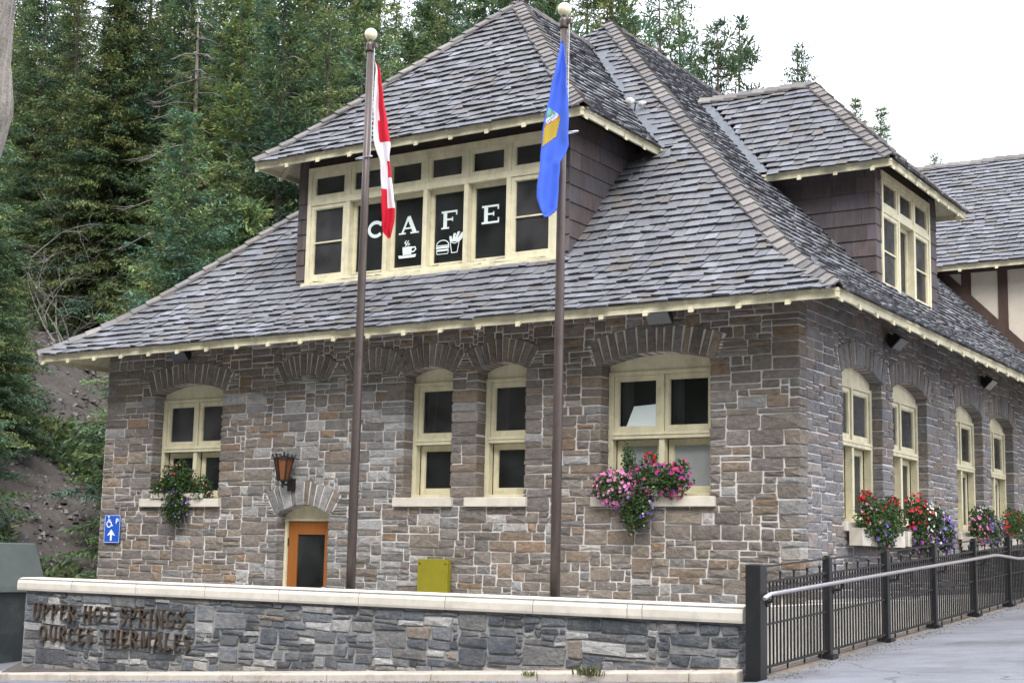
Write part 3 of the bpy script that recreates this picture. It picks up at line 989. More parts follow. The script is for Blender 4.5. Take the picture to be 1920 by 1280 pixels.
# ---- hip and ridge caps
def caps(parent, pts, sideA, sideB, mat, seed, step=.2, w=.18, up=.055):
    """overlapping V-shaped cap shakes along a line; sideA/sideB are directions down the two adjoining slopes"""
    rng = random.Random(seed)
    pts = [Vector(p) for p in pts]
    L = [0]
    for i in range(1, len(pts)): L.append(L[-1] + (pts[i] - pts[i - 1]).length)
    def pos(t):
        t = max(0, min(L[-1], t))
        for i in range(1, len(pts)):
            if t <= L[i]:
                f = (t - L[i - 1]) / (L[i] - L[i - 1])
                return pts[i - 1].lerp(pts[i], f), (pts[i] - pts[i - 1]).normalized(), i
        return pts[-1], (pts[-1] - pts[-2]).normalized(), len(pts) - 1
    t = -.02
    while t < L[-1] - .04:
        a, d, i = pos(t); b, d2, _ = pos(t + step * 1.7)
        A = Vector(sideA(a, i)).normalized(); B = Vector(sideB(a, i)).normalized()
        A = (A - d * A.dot(d)).normalized(); B = (B - d * B.dot(d)).normalized()
        nrm = -(A + B)
        if nrm.z < 0: nrm = -nrm
        nrm.normalize()
        lift = up + .028 + rng.uniform(0, .01)
        ja = w * rng.uniform(.92, 1.1); jb = w * rng.uniform(.92, 1.1); th = rng.uniform(.024, .034)
        col = mul(rng.choice([srgb(116, 110, 106), srgb(108, 105, 105), srgb(124, 119, 115), srgb(112, 107, 104)]), rng.uniform(.8, 1.1))
        s = MB()
        for S, ww in ((A, ja), (B, jb)):
            n2 = nrm
            p0, p1 = a + n2 * lift, b + n2 * (up - .012)
            q = [p0, p1, p1 + S * ww, p0 + S * ww]
            if S is B: q = q[::-1]
            s.hexa([Vector(x) for x in q] + [Vector(x) + n2 * th for x in q], col)
        s.build('ridge_cap', mat, parent)
        t += step * rng.uniform(.94, 1.06)

def hip_line(prof, f, n=24, m_=.0):
    return [f(p, prof.h(p)) for p in np.linspace(0.0, prof.p[-1] - m_, n)]
dn = lambda ax, sg: (lambda a, i: (sg if ax == 0 else 0, sg if ax == 1 else 0, -.95))
caps(main_roof, hip_line(MAIN, lambda p, z: (XR - p, -E0 + p, z)), dn(1, -1), dn(0, 1), M['shake_x'], 61, .215)
caps(main_roof, hip_line(MAIN, lambda p, z: (XL + p, -E0 + p, z))[:15], dn(0, -1), dn(1, -1), M['shake_x'], 62, .30)
caps(main_roof, [(-6.4, y, MAIN_TOP) for y in (6.4, 10, 14, 17)], dn(0, 1), dn(0, -1), M['shake_y'], 63, .3)
d1c = (dL + dR) / 2
caps(dormer_roof, hip_line(D1, lambda p, z: (dR - p, dY + p, z)), dn(1, -1), dn(0, 1), M['shake_x'], 64, .20)
caps(dormer_roof, hip_line(D1, lambda p, z: (dL + p, dY + p, z)), dn(0, -1), dn(1, -1), M['shake_x'], 65, .27)
zt = D1.h(D1.p[-1])
caps(dormer_roof, [(d1c, dY + 3.15, zt), (d1c, main_y(zt) - .1, zt)], dn(0, 1), dn(0, -1), M['shake_y'], 66, .27)
caps(side_dormer_roof, hip_line(D2, lambda p, z: (eX - p, eY0 + p, z)), dn(1, -1), dn(0, 1), M['shake_x'], 67, .2, .14)
caps(side_dormer_roof, hip_line(D2, lambda p, z: (eX - p, eY1 - p, z)), dn(0, 1), dn(1, 1), M['shake_y'], 68, .25, .13)
zt2 = D2.h(D2.p[-1])
caps(side_dormer_roof, [(main_x(zt2) + .05, (eY0 + eY1) / 2, zt2), (eX - 2.12, (eY0 + eY1) / 2, zt2)], dn(1, -1), dn(1, 1), M['shake_x'], 69, .28)
caps(wing_roof, [(-4.6, WY + 4.0, WING.h(4.5)), (4.6, WY + 4.0, WING.h(4.5))], dn(1, -1), dn(1, 1), M['shake_x'], 70, .3)

# ---- valley flashing
def valley(parent, pts, sa, sb, w1, w2):
    s = MB()
    pts = [Vector(p) for p in pts]
    A, B = Vector(sa).normalized(), Vector(sb).normalized()
    up = Vector((0, 0, .06))
    for i in range(len(pts) - 1):
        a, b = pts[i] + up, pts[i + 1] + up
        for S, w in ((A, w1), (B, w2)):
            q = [a, b, b + S * w, a + S * w]
            s.mesh([Vector(x) for x in q] + [Vector(x) + Vector((0, 0, .004)) for x in q], [(0, 1, 2, 3), (4, 5, 6, 7), (0, 3, 7, 4), (1, 2, 6, 5), (2, 3, 7, 6)])
    s.build('valley_flashing', M['flap'], parent)
vp = [(dR - p, main_y(D1.h(p)), D1.h(p)) for p in np.linspace(0, 3.0, 16)]
valley(dormer_roof, vp, (1, .0, .0), (0, -1, .0), .27, .10)
vp = [(main_x(D2.h(p)), eY0 + p, D2.h(p)) for p in np.linspace(0, 2.05, 12)]
valley(side_dormer_roof, vp, (0, -1, .0), (1, 0, 0), .08, .20)

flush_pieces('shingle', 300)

# ---- fascia, soffit, rafter tails
def eave(prof, A, B, inward, parent, wall_in, sp=.62, fh=.115, first=.3, tails=True, drop=.0, tail_w=.07):
    """A, B ends of the eave edge (plan), inward = unit plan vector to the wall, wall_in = overhang"""
    A, B, I = Vector((*A, 0)), Vector((*B, 0)), Vector((*inward, 0))
    z0 = prof.h(0); d = (B - A).normalized(); L = (B - A).length
    up = Vector((0, 0, 1))
    f = MB()
    zt = z0 + .012; zb = zt - fh
    o0, o1 = .012, .045
    f.hexa([A + I * o0 + up * zb, B + I * o0 + up * zb, B + I * o1 + up * zb, A + I * o1 + up * zb, A + I * o0 + up * zt, B + I * o0 + up * zt, B + I * o1 + up * zt, A + I * o1 + up * zt])
    f.hexa([A + I * (-.004) + up * (zt - .035), B + I * (-.004) + up * (zt - .035), B + I * (o0 - .001) + up * (zt - .035), A + I * (o0 - .001) + up * (zt - .035),
            A + I * (-.004) + up * (zt + .004), B + I * (-.004) + up * (zt + .004), B + I * (o0 - .001) + up * (zt + .004), A + I * (o0 - .001) + up * (zt + .004)])
    fo = f.build('fascia', M['cream'], parent)
    s = MB()               # boarded soffit following the rafters
    e = .05
    pz = lambda p: prof.h(p) - .05
    s.poly([A + I * o1 + d * e + up * pz(o1), A + I * (wall_in + .02) + d * (wall_in) + up * pz(wall_in), B + I * (wall_in + .02) - d * (wall_in) + up * pz(wall_in), B + I * o1 - d * e + up * pz(o1)])
    s.build('soffit', M['cream'], parent)
    if not tails: return
    t = first
    while t < L - .1:
        m_ = MB()
        a = A + d * t
        pts = []
        inn = min(wall_in, max(.12, min(t, L - t)))
        for p in (-.012, inn):
            pts.append(a + I * p)
        zz0, zz1 = prof.h(0) - .15, prof.h(inn) - .16
        hh = .085
        w = d * (tail_w / 2)
        a0, a1 = pts
        m_.hexa([a0 - w + up * (zz0), a0 + w + up * (zz0), a1 + w + up * zz1, a1 - w + up * zz1,
                 a0 - w + up * (zz0 + .06), a0 + w + up * (zz0 + .06), a1 + w + up * (zz1 + hh), a1 - w + up * (zz1 + hh)])
        m_.build('rafter_tail', M['cream'], parent)
        t += sp

eave(MAIN, (XL, -E0), (XR, -E0), (0, 1), main_roof, E0, .655, first=.1)
eave(MAIN, (XR, -E0), (XR, BY1), (-1, 0), main_roof, E0, .655, first=.1)
eave(MAIN, (XL, BY1), (XL, -E0), (1, 0), main_roof, E0, .655, tails=False)
eave(D1, (dL, dY), (dR, dY), (0, 1), dormer_roof, D1E, .66, first=.05)
eave(D1, (dR, dY), (dR, main_y(8.0)), (-1, 0), dormer_roof, D1E, .6, first=.1)
eave(D1, (dL, main_y(8.0)), (dL, dY), (1, 0), dormer_roof, D1E, .6, first=.1)
eave(D2, (main_x(7.98), eY0), (eX, eY0), (0, 1), side_dormer_roof, D2E, .62, first=.12)
eave(D2, (eX, eY0), (eX, eY1), (-1, 0), side_dormer_roof, D2E, .6, first=.1)
eave(D2, (eX, eY1), (main_x(7.98), eY1), (0, -1), side_dormer_roof, D2E, .62, first=.12)
eave(WING, (-3.4, WY - .5), (8, WY - .5), (0, 1), wing_roof, .5, .8, first=.67)

# ---- dormer bodies with shingled walls
def dormer_shingles(parent, F, u0, u1, v0f, v1, seed, ex=.265, wr=(.35, .75)):
    rng = random.Random(seed)
    v = v1
    k = 0
    rows = []
    while v > 5.6:
        rows.append((v - ex, v)); v -= ex
    for (a, b) in rows:
        u = u0 - rng.uniform(0, .3)
        while u < u1:
            w = rng.uniform(*wr)
            l, r = max(u, u0), min(u + w, u1); u += w
            if r - l < .03: continue
            if b < min(v0f(l), v0f(r)): continue
            col = mul(rng.choice([srgb(88, 78, 76), srgb(82, 74, 74), srgb(94, 84, 82), srgb(86, 80, 84)]), rng.uniform(.88, 1.08))
            th = rng.uniform(.02, .026)
            s = MB(); g = .0025
            vs = [F(l + g, a + rng.uniform(-.004, .004), .0), F(r - g, a + rng.uniform(-.004, .004), .0), F(r - g, b + .01, .0), F(l + g, b + .01, .0)]
            fr = [F(l + g, a, th), F(r - g, a, th), F(r - g, b + .01, .006), F(l + g, b + .01, .006)]
            s.mesh(vs + fr, [(4, 5, 6, 7), (0, 1, 5, 4), (1, 2, 6, 5), (3, 0, 4, 7)], col)
            s.build('wall_shingle', M['wall_shingle'], parent)

def frame_wall(F, u0, u1, v0, v1, hole, thick):
    mb = MB()
    h0, h1, g0, g1 = hole
    for (a, b, c, e) in ((u0, h0, v0, v1), (h1, u1, v0, v1), (h0, h1, v0, g0), (h0, h1, g1, v1)):
        if b - a > .001 and e - c > .001: fbox(mb, F, a, b, c, e, -thick, 0)
    return mb
F_d1 = lambda u, v, d: (u, D1Y - d, v)
F_d1r = lambda u, v, d: (D1X1 + d, u, v)
F_d2 = lambda u, v, d: (D2X + d, u, v)
F_d2l = lambda u, v, d: (u, D2Y0 - d, v)
A0, A1, AZ0, AZ1 = -8.80, -3.95, 5.97, 7.93
mb = frame_wall(F_d1, D1X0, D1X1, 5.7, 8.2, (A0 + .01, A1 - .01, AZ0 + .01, AZ1 - .01), .14)
mb.box((D1X1 - .14, D1Y + .141, 5.5), (D1X1, 3.4, 8.35)); mb.box((D1X0, D1Y + .141, 5.5), (D1X0 + .14, 3.4, 8.35))
mb.box((D1X0 + .2, 3.2, 5.2), (D1X1 - .2, 3.3, 8.5))
dormer_wall = mb.build('dormer_wall', M['deck'], bld)
dormer_shingles(dormer_wall, F_d1, D1X0 - .024, A0 - .004, lambda u: 5.7, 8.12, 71, wr=(.12, .2), ex=.26)
dormer_shingles(dormer_wall, F_d1, A1 + .004, D1X1 + .024, lambda u: 5.7, 8.12, 72, wr=(.12, .2), ex=.26)
dormer_shingles(dormer_wall, F_d1r, D1Y - .001, 2.6, lambda u: MAIN.h(u + E0) - .05, 8.12, 73)
B0, B1 = 5.30, 7.94
mb = frame_wall(F_d2, D2Y0, D2Y1, 5.7, 8.2, (B0 + .01, B1 - .01, 6.02 + .01, 8.02 - .01), .14)
mb.box((-2.6, D2Y0, 5.8), (D2X - .141, D2Y0 + .14, 8.3)); mb.box((-2.6, D2Y1 - .14, 5.8), (D2X - .141, D2Y1, 8.3))
mb.box((-2.7, D2Y0 + .2, 5.2), (-2.6, D2Y1 - .2, 8.4))
side_dormer_wall = mb.build('dormer_wall', M['deck'], bld)
dormer_shingles(side_dormer_wall, F_d2l, -3.0, D2X + .024, lambda u: MAIN.h(E0 - u) - .05, 8.12, 74)
dormer_shingles(side_dormer_wall, F_d2, D2Y0 - .001, B0 - .004, lambda u: 5.7, 8.12, 75, wr=(.3, .4))
dormer_shingles(side_dormer_wall, F_d2, B1 + .004, D2Y1 + .001, lambda u: 5.7, 8.12, 76, wr=(.3, .5))

# ---- dormer windows
def dormer_window(F, u0, u1, v0, v1, n, split, fixed, rng):
    fr = MB(); fw = .075
    fbox(fr, F, u0, u0 + fw, v0, v1, -.12, .035); fbox(fr, F, u1 - fw, u1, v0, v1, -.12, .035)
    fbox(fr, F, u0 + fw, u1 - fw, v1 - .11, v1, -.12, .033); fbox(fr, F, u0 + fw, u1 - fw, v0, v0 + .06, -.12, .033)
    fbox(fr, F, u0 - .05, u1 + .05, v0 - .075, v0 - .001, -.05, .075)
    fbox(fr, F, u0 + fw, u1 - fw, split - .05, split + .05, -.12, .028)
    W = (u1 - u0 - 2 * fw) / n
    for k in range(1, n):
        c = u0 + fw + W * k
        fbox(fr, F, c - .04, c + .04, v0 + .06, split - .05, -.12, .026)
        fbox(fr, F, c - .04, c + .04, split + .05, v1 - .11, -.12, .026)
    w = fr.build('window', M['cream'], bld, bevel=.004)
    cells = []
    for k in range(n):
        a = u0 + fw + W * k + (.04 if k else 0); b = u0 + fw + W * (k + 1) - (.04 if k < n - 1 else 0)
        sash_geo(F, a + .004, b - .004, split + .054, v1 - .114, -.07, .012, .055).build('sash', M['cream'], w)
        pane_geo(F, a + .05, b - .05, split + .1, v1 - .16, -.03).build('pane', M['screen_glass'], w)
        if k in fixed:
            sash_geo(F, a + .004, b - .004, v0 + .064, split - .054, -.16, -.085, .05).build('sash', M['cream'], w)
            pane_geo(F, a + .045, b - .045, v0 + .11, split - .1, -.12).build('pane', M['glass'], w)
        else:
            s = sash_geo(F, a + .004, b - .004, v0 + .064, split - .054, -.07, .012, .06)
            vm = (v0 + split) / 2
            fbox(s, F, a + .06, b - .06, vm - .012, vm + .012, -.05, -.005)
            s.build('sash', M['cream'], w)
            pane_geo(F, a + .055, b - .055, v0 + .13, split - .11, -.03).build('pane', M['screen_glass'], w)
        cells.append((a, b))
    return w, cells
cafe_window, cells = dormer_window(F_d1, A0, A1, AZ0, AZ1, 6, 7.33, (1, 2, 3, 4), rw)
dormer_window(F_d2, B0, B1, 6.02, 8.02, 3, 7.38, (1,), rw)
flush_pieces('stone', 300)
# ---------------------------------------------------------------- drawn letters and marks
def ribbon(pts, w):
    """outline strip of a polyline with mitred corners -> list of quads"""
    n = len(pts)
    L = []
    for i in range(n):
        p = Vector((*pts[i], 0))
        d0 = (p - Vector((*pts[i - 1], 0))).normalized() if i else None
        d1 = (Vector((*pts[i + 1], 0)) - p).normalized() if i < n - 1 else None
        d = (d0 + d1).normalized() if d0 and d1 else (d0 or d1)
        k = 1 / max(.5, d.dot(d0 or d1))
        nn = Vector((-d.y, d.x, 0)) * (w / 2 * k)
        L.append((p + nn, p - nn))
    return [(L[i][1], L[i + 1][1], L[i + 1][0], L[i][0]) for i in range(n - 1)]

def stroke_mesh(mb, F, strokes, ou, ov, su, sv, d0, d1, col=(1, 1, 1)):
    """strokes: (points in the unit box, width in box units); F(u,v,d)"""
    for si, (pts, w) in enumerate(strokes):
        top = d1 + si * .0004
        q2 = ribbon([(x * su, y * sv) for x, y in pts], w * sv)
        for q in q2:
            q = [(ou + p.x, ov + p.y) for p in q]
            mb.mesh([F(a, b, d0) for a, b in q] + [F(a, b, top) for a, b in q], [(4, 5, 6, 7), (0, 1, 5, 4), (1, 2, 6, 5), (2, 3, 7, 6), (3, 0, 4, 7)], col)

def flat_poly(mb, F, pts, d0, d1, col=(1, 1, 1)):
    n = len(pts)
    tris = tessellate_polygon([[Vector((a, b, 0)) for a, b in pts]])
    mb.mesh([F(a, b, d1) for a, b in pts], [tuple(t) for t in tris], col)
    for k in range(n):
        a, b = pts[k], pts[(k + 1) % n]
        mb.poly([F(*a, d0), F(*b, d0), F(*b, d1), F(*a, d1)], col)

def arc(cx, cy, rx, ry, a0, a1, n=10):
    return [(cx + rx * math.cos(R_(a0 + (a1 - a0) * k / n)), cy + ry * math.sin(R_(a0 + (a1 - a0) * k / n))) for k in range(n + 1)]

T = .085; S_ = .045
GL = {  # glyph: width, strokes (points, width)
 'U': (.62, [([(.08, 1), (.08, .3)] + arc(.31, .3, .23, .26, 180, 360)[1:] + [(.54, 1)], T), ([(-.02, .97), (.18, .97)], S_), ([(.44, .97), (.64, .97)], S_)]),
 'P': (.55, [([(.1, 0), (.1, 1)], T), ([(.1, .95)] + arc(.28, .71, .22, .24, 90, -90) + [(.1, .47)], T * .85), ([(-.02, .03), (.22, .03)], S_)]),
 'E': (.52, [([(.1, 0), (.1, 1)], T), ([(.1, .95), (.5, .95)], S_ * 1.3), ([(.1, .52), (.42, .52)], S_ * 1.2), ([(.1, .05), (.52, .05)], S_ * 1.3), ([(.5, .95), (.5, .84)], S_), ([(.52, .05), (.52, .17)], S_)]),
 'R': (.6, [([(.1, 0), (.1, 1)], T), ([(.1, .95)] + arc(.28, .73, .2, .22, 90, -90) + [(.1, .51)], T * .85), ([(.26, .5), (.6, .02)], T), ([(-.02, .03), (.22, .03)], S_)]),
 'H': (.68, [([(.1, 0), (.1, 1)], T), ([(.58, 0), (.58, 1)], T), ([(.1, .52), (.58, .52)], S_ * 1.2), ([(0, .03), (.2, .03)], S_), ([(.48, .03), (.68, .03)], S_), ([(0, .97), (.2, .97)], S_), ([(.48, .97), (.68, .97)], S_)]),
 'O': (.74, [(arc(.37, .5, .31, .44, 90, 450, 20), T)]),
 'T': (.62, [([(.31, 0), (.31, .95)], T), ([(.02, .95), (.6, .95)], S_ * 1.4), ([(.02, .95), (.02, .83)], S_), ([(.6, .95), (.6, .83)], S_)]),
 'S': (.5, [([(.46, .84)] + arc(.25, .73, .19, .22, 60, 270)[1:] + arc(.25, .27, .19, .24, 90, -120)[1:] + [(.04, .16)], T)]),
 'I': (.26, [([(.13, 0), (.13, 1)], T), ([(.01, .03), (.25, .03)], S_), ([(.01, .97), (.25, .97)], S_)]),
 'N': (.68, [([(.1, 0), (.1, 1)], S_ * 1.2), ([(.08, .98), (.6, .02)], T), ([(.6, 0), (.6, 1)], S_ * 1.2)]),
 'G': (.68, [([(.62, .82)] + arc(.37, .5, .31, .44, 50, 325, 16)[1:], T), ([(.6, .4), (.6, .1)], T), ([(.45, .42), (.68, .42)], S_)]),
 'C': (.62, [(arc(.37, .5, .31, .44, 48, 312, 16), T), ([(.58, .84), (.58, .7)], S_)]),
 'M': (.84, [([(.08, 0), (.12, 1)], S_ * 1.3), ([(.12, .98), (.42, .1)], T), ([(.42, .1), (.72, .98)], S_ * 1.3), ([(.72, 1), (.76, 0)], T)]),
 'A': (.68, [([(.04, 0), (.34, 1)], S_ * 1.3), ([(.34, 1), (.64, 0)], T), ([(.16, .33), (.52, .33)], S_), ([(-.04, .03), (.14, .03)], S_), ([(.54, .03), (.74, .03)], S_)]),
 'L': (.5, [([(.1, 0), (.1, 1)], T), ([(.1, .05), (.48, .05)], S_ * 1.3), ([(.48, .05), (.48, .18)], S_), ([(0, .97), (.2, .97)], S_)]),
}

# ---------------------------------------------------------------- low wall with letters
WF = -3.37
lw = thing('low_wall', (-5, -3.2, 0), 'low grey rubble stone wall with pale coping and bronze lettering', 'wall')
F_w = lambda u, v, d: (u, WF - d, v)
mb = MB(); mb.box((-10.42, WF, -1.2), (.66, -3.02, .962))
core = mb.build('wall_core', M['grey_mortar'], lw)
rl = random.Random(77)
LGREY = [srgb(108, 111, 116), srgb(95, 99, 105), srgb(121, 123, 126), srgb(103, 104, 107), srgb(87, 90, 95), srgb(130, 130, 130), srgb(114, 113, 112)]
rects = pack(-10.42, .66, -1.0, .955, .02, .03, lambda u, v: v < road_z(u, WF) - .2, [2, 2, 3, 3, 3, 4, 4, 5, 7], (.12, .42), rl)
for r in rects:
    q = rl.random()
    c = rl.choice(LGREY)
    if q < .12: c = srgb(170, 168, 165)
    elif q < .15: c = srgb(140, 128, 118)
    elif q < .27: c = srgb(76, 80, 84)
    s = MB()
    stone_geo(s, F_w, r, rl, .012, rl.uniform(.010, .026), .02, mul(c, rl.uniform(.82, 1.08)), jit=.022, rough=.006)
    piece('stone', s, M['grey_stone'], core, F_w((r[0] + r[1]) / 2, (r[2] + r[3]) / 2, 0), (r[1] - r[0]) * (r[3] - r[2]))
# the right-hand end of the wall
F_we = lambda u, v, d: (.66 + d, u, v)
for r in pack(-3.37, -3.03, .2, .95, .02, .03, lambda u, v: False, [3, 4, 5], (.15, .4), rl):
    s = MB(); stone_geo(s, F_we, r, rl, .009, .02, .02, mul(rl.choice(LGREY), rl.uniform(.85, 1.1)), jit=.012)
    piece('stone', s, M['grey_stone'], core, F_we((r[0] + r[1]) / 2, (r[2] + r[3]) / 2, 0), .01)
flush_pieces('stone', 300)
s = MB(); s.box((.50, -3.02, -.2), (.69, 6.2, 1.125)); s.build('return_wall', M['coping'], lw)
xj = [-10.56, -9.40, -8.12, -6.83, -5.55, -4.27, -2.99, -1.79, -.60, -.42, .74]
for k in range(len(xj) - 1):
    a, b = xj[k] + .006, xj[k + 1] - .006
    pr = [(-3.425, .972), (-3.432, 1.0), (-3.432, 1.075), (-3.42, 1.11), (-3.395, 1.137), (-3.35, 1.148), (-3.0, 1.152), (-2.955, 1.13), (-2.945, 1.08), (-2.945, .972)]
    n = len(pr)
    s = MB()
    s.mesh([(a, y, z) for y, z in pr] + [(b, y, z) for y, z in pr], [tuple(range(n))[::-1], tuple(range(n, 2 * n))] + [((i + 1) % n, i, n + i, n + (i + 1) % n) for i in range(n)])
    s.build('coping_stone', M['coping'], lw)
s = MB(); s.box((-10.55, -3.415, .966), (.73, -2.96, 1.135)); s.build('coping_joint', M['grey_mortar'], lw)
def wall_text(txt, x0, x1, z, h):
    tot = sum(GL[c][0] + .27 if c != ' ' else .5 for c in txt) - .27
    su = (x1 - x0) / tot
    x = x0
    for c in txt:
        if c == ' ':
            x += .5 * su; continue
        s = MB()
        stroke_mesh(s, F_w, GL[c][1], x, z, su, h, .012, .060)
        s.build('letter', M['bronze'], lw)
        x += (GL[c][0] + .27) * su
wall_text('UPPER HOT SPRINGS', -10.18, -7.19, .575, .225)
wall_text('OURCES THERMALES', -10.03, -7.07, .275, .225)

# kerb stones along the foot of the wall
kp = [(-11.6, -3.62), (-10.4, -3.66), (-9.0, -3.72), (-7.5, -3.74), (-6.0, -3.74), (-4.5, -3.72), (-3.0, -3.68), (-1.6, -3.64), (-.5, -3.62), (.2, -3.60), (.72, -3.56)]
kerb = MB()
s = None
kroot = None
for k in range(len(kp) - 1):
    (xa, ya), (xb, yb) = kp[k], kp[k + 1]
    xa += .005; xb -= .005
    s = MB()
    za, zb = road_z(xa, ya), road_z(xb, yb)
    tp = .085
    s.hexa([(xa, ya, za - .2), (xb, yb, zb - .2), (xb, -3.36, zb - .2), (xa, -3.36, za - .2), (xa, ya + .02, za + tp), (xb, yb + .02, zb + tp), (xb, -3.36, zb + tp + .02), (xa, -3.36, za + tp + .02)])
    if kroot is None:
        kroot = tag(s.build('kerb', M['kerb'], None, bevel=.015), kind='structure')
    else:
        s.build('kerb_stone', M['kerb'], kroot, bevel=.015)

# weeds in the kerb joint
def tuft(loc, n, h, spread, rng, label):
    s = MB()
    for k in range(n):
        a = rng.uniform(0, 6.28); r = rng.uniform(0, spread); x, y = loc[0] + math.cos(a) * r, loc[1] + math.sin(a) * r * .5
        hh = h * rng.uniform(.4, 1); l = rng.uniform(.2, .7) * hh
        dx, dy = math.cos(a) * l, math.sin(a) * l
        w = .006
        col = mul(rng.choice([srgb(104, 110, 66), srgb(124, 118, 78), srgb(88, 100, 58)]), rng.uniform(.7, 1.1))
        s.poly([(x - w, y, loc[2]), (x + w, y, loc[2]), (x + dx * .4 + w * .8, y + dy * .4, loc[2] + hh * .7), (x + dx * .4 - w * .8, y + dy * .4, loc[2] + hh * .7)], col)
        s.poly([(x + dx * .4 - w * .8, y + dy * .4, loc[2] + hh * .7), (x + dx * .4 + w * .8, y + dy * .4, loc[2] + hh * .7), (x + dx, y + dy, loc[2] + hh)], col)
    o = s.build('grass_tuft', M['leaf'])
    tag(o, label, 'grass')
rt = random.Random(9)
tuft((-.95, -3.62, road_z(-.95, -3.62) + .06), 110, .11, .2, rt, 'wider tuft of yellowish grass growing on the kerb near the wall end')
tuft((-1.7, -3.64, road_z(-1.7, -3.64) + .06), 40, .06, .1, rt, 'sparse little tuft of grass on the kerb left of the wider tuft')

# ---------------------------------------------------------------- flagpoles and flags
def flagpole(x, y, top, label, ring_z, ring_sgn):
    t = thing('flagpole', (x, y, .16), label, 'flagpole', 'flagpoles behind the low wall')
    s = MB(); s.tube([(x, y, .17), (x, y, 3), (x, y, 6), (x, y, top - .22)], [.062, .059, .052, .044], 20); s.build('pole', M['pole'], t, smooth=True)
    s = MB(); s.lathe((x, y, .16), [(.14, 0), (.14, .02), (.1, .05), (.075, .08), (.064, .08)], 20); s.build('base_flange', M['pole'], t)
    s = MB(); s.lathe((x, y, top - .24), [(.056, 0), (.06, .02), (.06, .09), (.052, .12), (.03, .14), (.03, .2), (.0, .2)], 16)
    s.box((x + .03, y - .03, top - .2), (x + .11, y + .03, top - .14)); s.build('truck', M['pole'], t)
    s = MB(); r = .086
    s.lathe((x, y, top), [(max(.0005, r * math.cos(a)), r * math.sin(a)) for a in np.linspace(-math.pi / 2, math.pi / 2, 14)], 22); s.build('finial', M['finial'], t, smooth=True)
    s = MB(); s.tube([(x + .085, y - .02, top - .17), (x + .09, y - .03, top - 1.5), (x + .085, y - .03, ring_z)], .006, 6); s.build('halyard', M['rope'], t)
    s = MB()
    pts = [Vector((x, y, ring_z)) + (RGT * math.cos(a) * .11 + FWD * math.sin(a) * .07) + RGT * (.09 * ring_sgn) + Vector((0, 0, .02 * math.cos(a))) for a in np.linspace(0, 2 * math.pi, 17)]
    s.tube(pts, .009, 6, cap=False); s.build('halyard_ring', M['steel'], t)
    return t
PY = -2.7
flagpole(-4.995, PY, 8.535, 'tall brown metal flagpole carrying the red and white flag', 6.82, -.35)
flagpole(-1.945, PY, 8.295, 'tall brown metal flagpole carrying the blue flag', 6.72, .9)

def flag(name, label, rows, colf, folds, depth, seed, y0, fy):
    """a limp flag: rows = (pixel row, left px, right px) of its outline where it hangs; closed folded cloth"""
    rng = random.Random(seed)
    NR, NC = 64, 26
    dd = pix((fy[0], y0, 5))[2]
    ry = [r[0] for r in rows]
    t0, t1 = ry[0], ry[-1]
    grid = []
    for j in range(NR + 1):
        py = t0 + (t1 - t0) * j / NR
        l = float(np.interp(py, ry, [r[1] for r in rows])); r = float(np.interp(py, ry, [r[2] for r in rows]))
        row = []
        for k in range(NC):
            ph = 2 * math.pi * k / NC
            cx = (1 - math.cos(ph)) / 2
            wv = math.sin(cx * math.pi * folds + j * .035 + .8 * math.sin(j * .09))
            wid = (r - l) / FPX * dd
            dep = depth * min(1, wid / .12)
            off = dep * (.55 * math.sin(ph) * (1 if ph < math.pi else 1)) + dep * .8 * wv
            wob = 1.2 * math.sin(j * .31 + k) + .8 * math.sin(j * .7)
            p = at(l + (r - l) * cx + wob * .5, py, dd) - FWD * off
            row.append(p)
        grid.append(row)
    s = MB()
    for j in range(NR):
        for k in range(NC):
            k2 = (k + 1) % NC
            cx = (1 - math.cos(2 * math.pi * (k + .5) / NC)) / 2
            py = t0 + (t1 - t0) * (j + .5) / NR
            s.poly([grid[j][k], grid[j + 1][k], grid[j + 1][k2], grid[j][k2]], colf(py, cx, k < NC / 2))
    s.poly(grid[0][::-1], s.c[0]); s.poly(grid[-1], s.c[-1])
    o = s.build(name, M['flag'], None)
    # weld so that the cloth shades smoothly
    import bmesh
    bm = bmesh.new(); bm.from_mesh(o.data); bmesh.ops.remove_doubles(bm, verts=bm.verts, dist=1e-5)
    for f in bm.faces: f.smooth = True
    bm.to_mesh(o.data); bm.free()
    tag(o, label, 'flag', None)
    return o, grid, (t0, t1, NR, NC)

RED, WHT = srgb(196, 24, 48), srgb(226, 220, 224)
def canada(py, cx, front):
    if py < 268:
        e = .48 - .14 * (py - 120) / 148
        return RED if cx > e else WHT
    if py < 355:
        if cx > .62 and 305 < py < 332: return RED
        return WHT
    if py < 388 and cx > .5: return WHT
    if py < 384 and cx > .48 - .02: return WHT
    return RED
flag('flag', 'limp red and white national flag hanging at the left pole', [(118, 704, 707), (135, 704, 713), (200, 701, 722), (262, 700, 731), (275, 703, 733), (300, 713, 731), (360, 715, 737), (390, 716, 742), (415, 717, 740), (435, 718, 735), (447, 727, 731)],
     canada, 2.4, .055, 21, PY - .04, (-4.9,))
BLUE = srgb(74, 108, 214)
def alberta(py, cx, front):
    return mul(BLUE, 1.0)
fl, grid, gi = flag('flag', 'limp blue provincial flag with a gold wheat shield at the right pole', [(78, 1051, 1056), (120, 1043, 1061), (195, 1027, 1065), (230, 1019, 1066), (272, 1015, 1066), (292, 1013, 1050 + 10), (305, 1012, 1049), (350, 1007, 1048), (372, 1006, 1046), (395, 1014, 1044), (406, 1018, 1030)],
     alberta, 2.0, .06, 33, PY - .05, (-1.85,))
